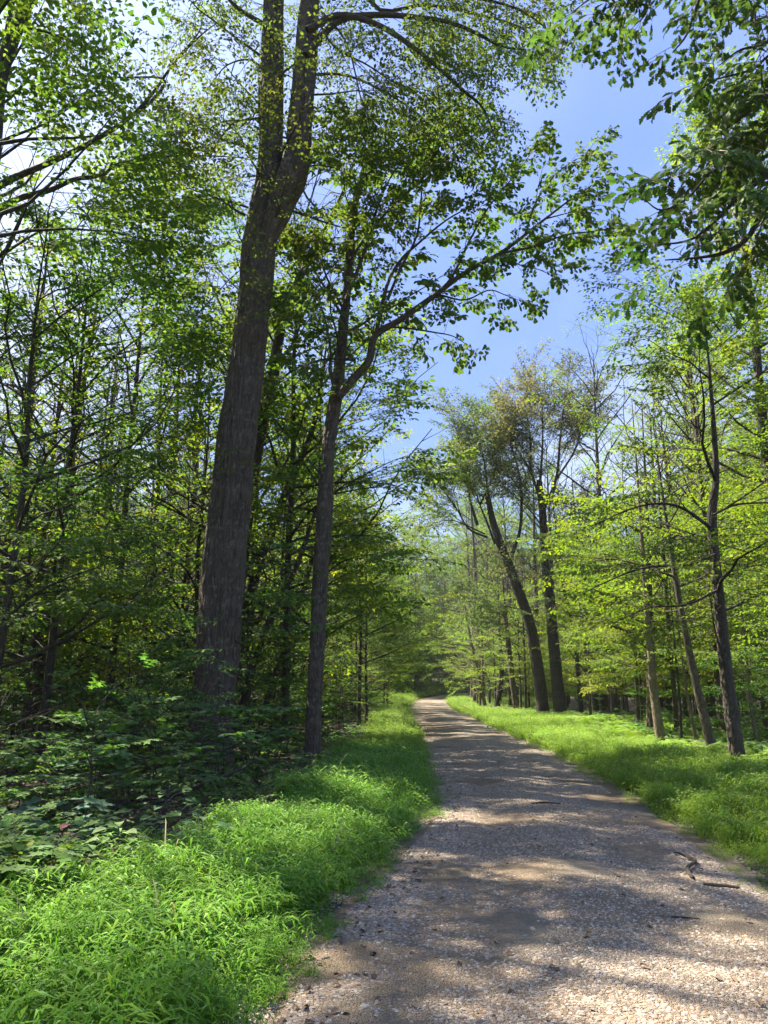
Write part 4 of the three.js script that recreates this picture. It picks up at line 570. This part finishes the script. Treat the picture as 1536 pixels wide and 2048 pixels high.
// low green plants over the forest floor
{
  const r = rng(72), A = [], B = [], lit = [], inVerge = (x, d) => x > roadL(d) - 2.2 && x < roadR(d) + 3.5;
  for (let i = 0; i < 8200; i++) { const d = 4.2 + 62 * Math.pow(r(), 1.6), x = lerp(-0.6 * d - 1, roadL(d) - 1.5, r()), n = fbm(x * 0.8, d * 0.8, 15, 3); if (n < 0.44 + (d < 9 ? 0.06 : 0) + 0.06 * r()) continue; const y = H(x, -d) + 0.06 + 0.3 * r() * smoothstep(n, 0.45, 0.6), k = 0.5 + 0.4 * r(); (r() < 0.5 ? A : B).push({ m: new THREE.Matrix4().compose(V(x, y, -d), new THREE.Quaternion().setFromEuler(new THREE.Euler((r() - .5) * .5, r() * 6.28, 0.1 + (r() - .5) * .5)), V(k, k, k)), c: NOISE_TINT(r, r() < 0.12 ? [0.13, 0.22, 0.02] : [0.105, 0.215, 0.022], 0.25) }); }
  for (let i = 0; i < 2600; i++) { const d = 18 + 40 * r(), x = roadR(d) + 4 + 20 * r(), k = 0.7 + 0.5 * r(); A.push({ m: new THREE.Matrix4().compose(V(x, H(x, -d) + 0.1 + 0.35 * r(), -d), new THREE.Quaternion().setFromEuler(new THREE.Euler((r() - .5) * .5, r() * 6.28, (r() - .5) * .5)), V(k, k, k)), c: NOISE_TINT(r, [0.09, 0.20, 0.018], 0.25) }); }
  const g = new THREE.Group(); g.name = 'ground_cover'; scene.add(g); tag(g, 'low green leafy ground cover over the forest floor', null, null, 'stuff'); cloud('foliage', SPRAYS.mapleFine[0].geo, leafy, A, g); cloud('foliage', SPRAYS.ash[0].geo, leafy, B, g);
  // dead leaves
  const deadGeo = leaf([[0, 0.02], [0.3, 0.26, -0.05], [0.7, 0.24, 0.08], [1, 0, 0.2]], 1, 0.6), dead = [], cols = [[0.16, 0.105, 0.062], [0.12, 0.075, 0.045], [0.20, 0.145, 0.09], [0.09, 0.06, 0.042], [0.22, 0.13, 0.07]];
  for (let i = 0; i < 17000; i++) { const d = 3.5 + 26 * Math.pow(r(), 1.7), left = r() < 0.8, x = left ? lerp(-0.6 * d - 1, roadL(d) - 1.2, r()) : roadR(d) + 3 + 9 * r(); const c = cols[Math.floor(r() * 5)], k = 0.05 + 0.06 * r(); dead.push({ m: new THREE.Matrix4().compose(V(x, H(x, -d) + 0.008 + 0.03 * r(), -d), new THREE.Quaternion().setFromEuler(new THREE.Euler((r() - .5) * 0.9, r() * 6.28, (r() - .5) * 0.9)), V(k, k, k)), c: new THREE.Color(...c.map((q) => q * (0.8 + 0.4 * r()))) }); }
  for (let i = 0; i < 420; i++) { const d = 4.0 + 16 * r() ** 1.5, s = r() < 0.6, x = s ? roadL(d) + 0.5 * r() - 0.1 : lerp(roadL(d), roadR(d), r()), c = cols[Math.floor(r() * 5)], k = 0.03 + 0.04 * r(); dead.push({ m: new THREE.Matrix4().compose(V(x, roadTop(x, d) + 0.008, -d), new THREE.Quaternion().setFromEuler(new THREE.Euler((r() - .5) * 0.6, r() * 6.28, (r() - .5) * 0.6)), V(k, k, k)), c: new THREE.Color(...c) }); }
  const m = cloud('leaf_litter', deadGeo, litterMat, dead, scene); tag(m, 'brown dead leaves strewn over the forest floor', null, null, 'stuff');
}

// ───────────────────────── grass and ferns ─────────────────────────
function tuft(seed, stems, blades, h) {
  const r = rng(seed), b = new MB();
  const ribbon = (pts, w, c) => { let pr = null; pts.forEach((p, i) => { const t = V().subVectors(pts[Math.min(i + 1, pts.length - 1)], pts[Math.max(i - 1, 0)]), s = V().crossVectors(t, V(0, 1, 0)); if (s.lengthSq() < 1e-9) s.set(1, 0, 0); s.normalize().multiplyScalar(w * (i === pts.length - 1 ? 0 : 1 - 0.55 * i / pts.length)); if (i === pts.length - 1) { const v = b.v(p.x, p.y, p.z, c); b.t(pr[0], pr[1], v); return; } const e = [b.v(p.x - s.x, p.y - s.y, p.z - s.z, c), b.v(p.x + s.x, p.y + s.y, p.z + s.z, c)]; if (pr) { b.t(pr[0], pr[1], e[0]); b.t(pr[1], e[1], e[0]); } pr = e; }); };
  const arch = (len, lean) => { const a = r() * 6.28, o = V((r() - .5) * 0.16, 0, (r() - .5) * 0.16), pts = [o]; let e = Math.PI / 2 - lean * r(), p = o; for (let i = 0; i < 5; i++) { p = p.clone().add(V(Math.cos(a) * Math.cos(e), Math.sin(e), Math.sin(a) * Math.cos(e)).multiplyScalar(len / 5)); pts.push(p); e -= (0.22 + 0.25 * r()) * (0.5 + i * 0.25); } return [pts, a]; };
  const col = () => { const k = 0.82 + 0.36 * r(), w = (r() - .5) * 0.3; return [k * (1 + w), k, k * (1 - w)]; };
  for (let s = 0; s < stems; s++) {
    const [pts, a] = arch(h * (0.75 + 0.5 * r()), 0.5); ribbon(pts, 0.0022, col());
    for (let k = 0; k < 7; k++) { const t = 0.8 + k * 0.62, i = Math.min(4, Math.floor(t)), p = pts[i].clone().lerp(pts[i + 1], Math.min(1, t - i)), q = a + (k % 2 ? 1 : -1) * (0.5 + 0.7 * r()), l = (0.09 + 0.06 * r()) * (h / 0.36) ** 0.5, e = 0.55 - 0.8 * r(), d1 = V(Math.cos(q) * Math.cos(e), Math.sin(e), Math.sin(q) * Math.cos(e)), e2 = e - 0.7, d2 = V(Math.cos(q) * Math.cos(e2), Math.sin(e2), Math.sin(q) * Math.cos(e2)), s2 = V(-Math.sin(q), 0.25 * (r() - .5), Math.cos(q)).multiplyScalar(l * 0.052), m = p.clone().addScaledVector(d1, l * 0.45), tip = m.clone().addScaledVector(d2, l * 0.55), c = col(); const A = b.v(p.x, p.y, p.z, c), B = b.v(m.x + s2.x, m.y + s2.y, m.z + s2.z, c), C = b.v(m.x - s2.x, m.y - s2.y, m.z - s2.z, c), D = b.v(tip.x, tip.y, tip.z, c); b.t(A, B, C); b.t(B, D, C); }
  }
  for (let s = 0; s < blades; s++) ribbon(arch(h * (0.6 + 0.6 * r()), 0.7)[0], 0.0042, col());
  return b.geo();
}
{
  const r = rng(81), T = [tuft(1, 6, 7, 0.34), tuft(2, 7, 5, 0.38), tuft(3, 3, 16, 0.30)], left = [[], [], []], right = [[], [], []], weeds = [], dry = [];
  const bands = [[2.6, 7, 150, 0.95], [7, 11, 115, 1.0], [11, 17, 80, 1.12], [17, 28, 44, 1.35], [28, 46, 20, 1.8], [46, 72, 8, 2.6], [72, 110, 3, 3.4], [110, 150, 1.6, 4.5]];
  for (const [d0, d1, rho, s] of bands) for (const side of [-1, 1]) {
    const wide = (side < 0 ? 3.4 : 7.0) + (d0 > 70 ? 5 : 0), n = Math.round((d1 - d0) * wide * rho);
    for (let i = 0; i < n; i++) {
      const d = lerp(d0, d1, r()), o = -0.12 + wide * r(), x = side < 0 ? roadL(d) - o : roadR(d) + o; if (side > 0 && x > 0.53 * d + 1) continue; if (side < 0 && x < -0.53 * d - 0.8) continue;
      const n1 = fbm(x * 0.9, d * 0.9, 27, 3), n2 = fbm(x * 2.3, d * 2.3, 5, 2), edge = side < 0 ? 1.8 + (n1 - 0.5) * 1.6 + (d < 6 ? 0.6 : 0) + (d > 70 ? 5 : 0) : (d > 70 ? 5 : 0) + 5.6 + (n1 - 0.5) * 2.5;
      if (o > edge || o < 0.0 + (n2 - 0.5) * 0.7 || (o < 0.35 && r() < 0.45) || r() < smoothstep(0.42 - n1, 0, 0.1) * 0.5) continue;
      const mound = side > 0 && d < 12 ? 0.9 * smoothstep(o, 0.9, 2.0) : 0, k = s * (side > 0 ? 0.74 : 1) * (0.72 + 0.45 * r()) * (0.45 + 1.15 * n2) * lerp(0.5, 1, smoothstep(o, 0, 0.55)) * (1 + 0.55 * mound), y = H(x, -d) - 0.01, j = r() < 0.42 ? 0 : r() < 0.6 ? 1 : 2;
      if (r() < 0.05) { const q = s * (0.28 + 0.3 * r()); weeds.push({ m: new THREE.Matrix4().compose(V(x, y + 0.1 + 0.16 * r(), -d), new THREE.Quaternion().setFromEuler(new THREE.Euler((r() - .5) * .6, r() * 6.28, 0.3 + (r() - .5) * .6)), V(q, q, q)), c: NOISE_TINT(r, [0.13, 0.27, 0.03], 0.2) }); } if (r() < 0.035) dry.push({ m: new THREE.Matrix4().compose(V(x, y, -d), new THREE.Quaternion().setFromEuler(new THREE.Euler((r() - .5) * .5, r() * 6.28, (r() - .5) * .5)), V(k, k * 1.1, k)), c: NOISE_TINT(r, [0.34, 0.29, 0.14], 0.2) });
      const tintBase = side > 0 ? [0.195, 0.320, 0.008] : d > 20 ? [0.195, 0.315, 0.008] : [0.140, 0.300, 0.010];
      (side < 0 ? left : right)[j].push({ m: new THREE.Matrix4().compose(V(x, y, -d), new THREE.Quaternion().setFromEuler(new THREE.Euler((r() - .5) * .3, r() * 6.28, (r() - .5) * .3)), V(k, Math.min(k, 1.1 + 0.22 * (k - 1.1)) * (0.85 + 0.3 * r()), k)), c: NOISE_TINT(r, tintBase, 0.12) });
    }
  }
  for (const [name, label, lists] of [['grass', 'bright green grass of the verge left of the road', left], ['grass', 'sunlit green grass of the verge right of the road', right]]) { const g = new THREE.Group(); g.name = numbered(name); scene.add(g); tag(g, label, null, null, 'stuff'); lists.forEach((l, i) => cloud('tuft', T[i], grassy, l, g)); }
  { const g = new THREE.Group(); g.name = 'verge_weeds'; scene.add(g); tag(g, 'broad-leaved weeds and dry stems among the verge grass', null, null, 'stuff'); cloud('weed', SPRAYS.ash[1].geo, leafy, weeds, g); cloud('dry_stem', tuft(9, 0, 4, 0.42), grassy, dry, g); }
  // ferns
  const fern = (seed) => { const q = rng(seed), b = new MB(); for (let f = 0; f < 6; f++) { const a = f * 1.05 + q() * 0.5, len = 0.55 + 0.25 * q(); let e = 1.15 - 0.3 * q(), p = V(0, 0, 0); const n = 13; for (let i = 0; i < n; i++) { const dd = V(Math.cos(a) * Math.cos(e), Math.sin(e), Math.sin(a) * Math.cos(e)), p2 = p.clone().addScaledVector(dd, len / n), sd = V(-Math.sin(a), 0, Math.cos(a)); e -= 0.105; const w = i < 2 ? 0 : 0.15 * Math.sin(Math.PI * (i + 1) / (n + 1.5)) * len / 0.6, c = [0.9 + 0.2 * q(), 0.9 + 0.2 * q(), 1]; if (w) for (const s of [1, -1]) { const t1 = p.clone().addScaledVector(sd, s * w).addScaledVector(dd, w * 0.35).add(V(0, -0.25 * w, 0)), i0 = b.v(p.x, p.y, p.z, c), i1 = b.v(p2.x, p2.y, p2.z, c), i2 = b.v(t1.x, t1.y, t1.z, c); s > 0 ? b.t(i0, i1, i2) : b.t(i1, i0, i2); } else { const s = 0.004; const i0 = b.v(p.x - sd.x * s, p.y, p.z - sd.z * s, c), i1 = b.v(p.x + sd.x * s, p.y, p.z + sd.z * s, c), i2 = b.v(p2.x, p2.y, p2.z, c); b.t(i0, i1, i2); } p = p2; } } return b.geo(); };
  const fl = [[], []]; for (let i = 0; i < 3400; i++) { const d = 13 + 27 * r(), x = roadR(d) + 3.2 + 11 * r(), n = fbm(x * 0.5, d * 0.5, 66, 3); if (n < 0.4 + 0.1 * r() || x > 0.54 * d + 1.5) continue; const k = 0.7 + 0.5 * r(); fl[i % 2].push({ m: new THREE.Matrix4().compose(V(x, H(x, -d), -d), new THREE.Quaternion().setFromEuler(new THREE.Euler((r() - .5) * .3, r() * 6.28, (r() - .5) * .3)), V(k, k, k)), c: NOISE_TINT(r, [0.16, 0.27, 0.012], 0.16) }); }
  const g = new THREE.Group(); g.name = 'fern_bed'; scene.add(g); tag(g, 'yellow-green ferns under the trees right of the road', null, null, 'stuff'); fl.forEach((l, i) => cloud('fern', fern(31 + i), grassy, l, g));
}

// ───────────────────────── small things by the road ─────────────────────────
function stick(name, label, pts, rad, mat, group) { // a fallen piece of wood, its base at its first point
  const o = pts[0].clone(), g = tag(thing(name, label, name === 'fallen_branch' ? 'branch' : name === 'fallen_log' ? 'log' : 'stick', o, group)); const [P, R] = resample(pts.map((p) => p.clone().sub(o)), rad, 16); part('bark', tube(P, R, 9, 0.1 * rad[0], 3, 0), mat, g); return g;
}
const onRoad = (x, d, h = 0) => V(x, roadTop(x, d) + h, -d), onLand = (x, d, h = 0) => V(x, H(x, -d) + h, -d);
{
  const s = stick('stick', 'curved grey stick lying at the right edge of the road', [onRoad(2.86, 7.95, 0.025), onRoad(2.87, 7.75, 0.03), onRoad(2.80, 7.58, 0.035), onRoad(2.68, 7.42, 0.03), onRoad(2.62, 7.22, 0.022), onRoad(2.61, 7.1, 0.016)], [0.011, 0.018, 0.017, 0.016, 0.014, 0.012], barkOak);
  part('knot', tube([V(0, 0, 0), V(-0.07, 0.03, 0.0), V(-0.11, 0.035, 0.01)], [0.012, 0.009, 0.004], 6), barkOak, s);
  stick('stick', 'short straight brown stick just below the curved grey stick', [onRoad(2.62, 6.93, 0.012), onRoad(2.74, 6.88, 0.015), onRoad(2.88, 6.84, 0.013)], [0.011, 0.013, 0.011], barkPale);
  stick('stick', 'short dark stick near the right picture edge on the road', [onRoad(2.78, 5.55, 0.012), onRoad(2.87, 5.57, 0.014), onRoad(2.96, 5.60, 0.012)], [0.013, 0.015, 0.010], barkDark);
  stick('stick', 'thin dark twig lying across the middle of the road', [onRoad(2.02, 11.3, 0.01), onRoad(2.2, 11.35, 0.014), onRoad(2.42, 11.33, 0.01)], [0.008, 0.012, 0.006], barkDark);
  stick('stick', 'thin dark twig low on the road right of the middle', [onRoad(2.02, 5.98, 0.006), onRoad(2.1, 5.95, 0.008), onRoad(2.2, 5.93, 0.006)], [0.004, 0.005, 0.003], barkDark);
  stick('fallen_branch', 'dark dead branch slanting out of the undergrowth below the big oak', [onLand(-3.2, 11.3, 0.03), onLand(-2.7, 11.6, 0.2), onLand(-2.2, 12.0, 0.33), onLand(-1.75, 12.4, 0.52)], [0.035, 0.03, 0.024, 0.01], barkDark);
  stick('fallen_branch', 'long thin bare branch lying over the grass before the sunlit grey trunk', [onLand(8.0, 23.0, 0.25), onLand(8.3, 21.5, 0.4), onLand(8.1, 19.6, 0.36), onLand(7.9, 18.4, 0.2)], [0.02, 0.017, 0.014, 0.006], barkOak);
  stick('fallen_log', 'dark fallen log at the wood edge left of the two big oaks', [onLand(7.6, 58, 0.25), onLand(8.0, 53, 0.3), onLand(8.5, 49, 0.2)], [0.16, 0.15, 0.1], barkDark);
  stick('fallen_log', 'weathered grey log end at the left picture edge beside the moss', [onLand(-3.9, 6.6, 0.08), onLand(-3.45, 6.75, 0.1), onLand(-3.0, 6.95, 0.07)], [0.07, 0.075, 0.06], barkPale);
  stick('fallen_log', 'pale fallen log among the ferns behind the slim pale trunk', [onLand(8.6, 25.5, 0.14), onLand(9.6, 25.2, 0.18), onLand(10.4, 25.6, 0.12)], [0.10, 0.11, 0.08], barkPale);
}
// plants whose leaves can be told apart
function plant(name, label, p, { seed, geo, n, h, len, color, spread = 0.3, mat2, twist = 0.3, lift = 0.1 }) {
  const r = rng(seed), g = thing(name, label, 'plant', p), mats = Array.from({ length: 4 }, () => { const m = leafMat(0.4, 0.15); m.color.copy(NOISE_TINT(r, color, 0.16)); return m; });
  const stem = [V(0, -0.02, 0), V(0.01, h * 0.5, 0.01), V(-0.01, h, 0)]; part('stem', tube(stem, [0.006, 0.005, 0.003], 5), woodMat, g);
  for (let i = 0; i < n; i++) {
    const t = 0.35 + 0.65 * (i + 0.5) / n, a = i * 2.4 + (r() - .5) * 0.8, y = h * t, s = spread * (1.15 - 0.7 * t) * (0.6 + 0.6 * r()), e = lift + (r() - .5) * twist, o = V(0, y, 0), tip = V(Math.cos(a) * s, y + s * 0.35, Math.sin(a) * s), x = V(Math.cos(a) * Math.cos(e), Math.sin(e) - 0.15, Math.sin(a) * Math.cos(e)).normalize(), nn = V((r() - .5) * twist, 1, 0.35 + (r() - .5) * twist).normalize(), z = V().crossVectors(x, nn).normalize(), yv = V().crossVectors(z, x), k = len * (0.75 + 0.5 * r());
    const m = part('leaf', geo, mat2 && i % 3 === 0 ? mat2 : mats[i % 4], g); m.position.copy(tip); m.quaternion.setFromRotationMatrix(new THREE.Matrix4().makeBasis(x, yv, z)); m.scale.setScalar(k);
    part('stalk', tube([o, o.clone().lerp(tip, 0.5).add(V(0, 0.015, 0)), tip], [0.003, 0.0025, 0.002], 4), woodMat, g);
  }
  return g;
}
plant('maple_seedling', 'broad maple-leaved plant at the near edge of the dark undergrowth', onLand(-3.35, 9.4), { seed: 1, geo: L_MAPLE, n: 26, h: 0.85, len: 0.17, color: [0.075, 0.17, 0.05], spread: 0.55 });
plant('maple_seedling', 'blue-green lobed plant low on the dark floor below the broad maple plant', onLand(-3.05, 7.9), { seed: 2, geo: L_MAPLE, n: 20, h: 0.45, len: 0.17, color: [0.06, 0.135, 0.065], spread: 0.42 });
plant('seedling', 'small plant with a reddish-pink top leaf beside the moss', onLand(-2.5, 6.75), { seed: 3, geo: L_OVAL_FINE, n: 7, h: 0.34, len: 0.12, color: [0.13, 0.10, 0.06], spread: 0.14, mat2: (() => { const m = leafMat(0.4, 0.15); m.color.setRGB(0.28, 0.085, 0.08); return m; })() });
plant('seedling', 'plant with long yellowing leaves at the lower left', onLand(-2.55, 6.15), { seed: 4, geo: L_OVAL_FINE, n: 8, h: 0.26, len: 0.23, color: [0.22, 0.26, 0.03], spread: 0.16, mat2: (() => { const m = leafMat(0.4, 0.15); m.color.setRGB(0.36, 0.26, 0.02); return m; })() });
plant('seedling', 'pale heart-leaved seedling catching the sun above the lower grass', onLand(-2.02, 6.35), { seed: 5, geo: L_OVAL_FINE, n: 12, h: 0.42, len: 0.12, color: [0.17, 0.26, 0.07], spread: 0.16 });
plant('seedling', 'broad-leaved seedling at the grass edge right of the pale one', onLand(-1.55, 7.1), { seed: 6, geo: L_OVAL_FINE, n: 12, h: 0.4, len: 0.13, color: [0.09, 0.19, 0.05], spread: 0.2 });
plant('seedling', 'drooping seedling in shade between the blue-green plant and the grass', onLand(-2.2, 8.4), { seed: 7, geo: L_OVAL_FINE, n: 16, h: 0.5, len: 0.13, color: [0.08, 0.16, 0.05], spread: 0.26 });
plant('maple_seedling', 'small maple-leaved seedling standing before the foot of the big oak', onLand(-3.1, 14.2), { seed: 8, geo: L_MAPLE, n: 18, h: 1.3, len: 0.17, color: [0.10, 0.20, 0.055], spread: 0.5 });
plant('ash_seedling', 'pale compound-leaved shoot crossing the trunk of the big oak', onLand(-3.2, 14.6), { seed: 9, geo: L_LONG, n: 26, h: 2.1, len: 0.24, color: [0.11, 0.22, 0.07], spread: 0.6 });
function moss(label, p, w, h, seed) { const r = rng(seed), q = new THREE.SphereGeometry(1, 40, 20, 0, 6.2832, 0, 1.7), a = q.attributes.position; for (let i = 0; i < a.count; i++) { const x = a.getX(i), y = a.getY(i), z = a.getZ(i), n = 0.75 + 0.5 * fbm(x * 2 + seed, z * 2 + y, y * 2, 4) + 0.1 * (noise3(x * 14, y * 14, z * 14 + seed) - 0.5); a.setXYZ(i, x * n * w, y * n * h, z * n * w * 0.7); } q.computeVertexNormals(); const g = thing('moss_cushion', label, 'moss', p); part('cushion', q, new THREE.MeshStandardMaterial({ color: new THREE.Color(0.10, 0.13, 0.025), roughness: 1 }), g); const list = []; for (let i = 0; i < 900; i++) { const k = Math.floor(r() * a.count), s = 0.012 + 0.014 * r(); list.push({ m: new THREE.Matrix4().compose(V(a.getX(k) + (r() - .5) * .03, a.getY(k) + (r() - .3) * .012, a.getZ(k) + (r() - .5) * .03), new THREE.Quaternion().setFromEuler(new THREE.Euler(r() * 6, r() * 6, r() * 6)), V(s, s, s)), c: NOISE_TINT(r, [0.14, 0.19, 0.03], 0.3) }); } cloud('sprig', L_OVAL, grassy, list, g); }
moss('cushion of yellow-green moss at the lower left beside the log end', onLand(-3.0, 6.55, 0.0), 0.26, 0.12, 3);
moss('small clump of moss at the edge of the shade right of the blue-green plant', onLand(-2.35, 8.0, 0.02), 0.16, 0.13, 8);

scene.fog = new THREE.FogExp2(new THREE.Color(0.93, 0.95, 0.90), 0.0003);
console.log('instances', nInst, 'objects', scene.children.length);
renderer.render(scene, camera);
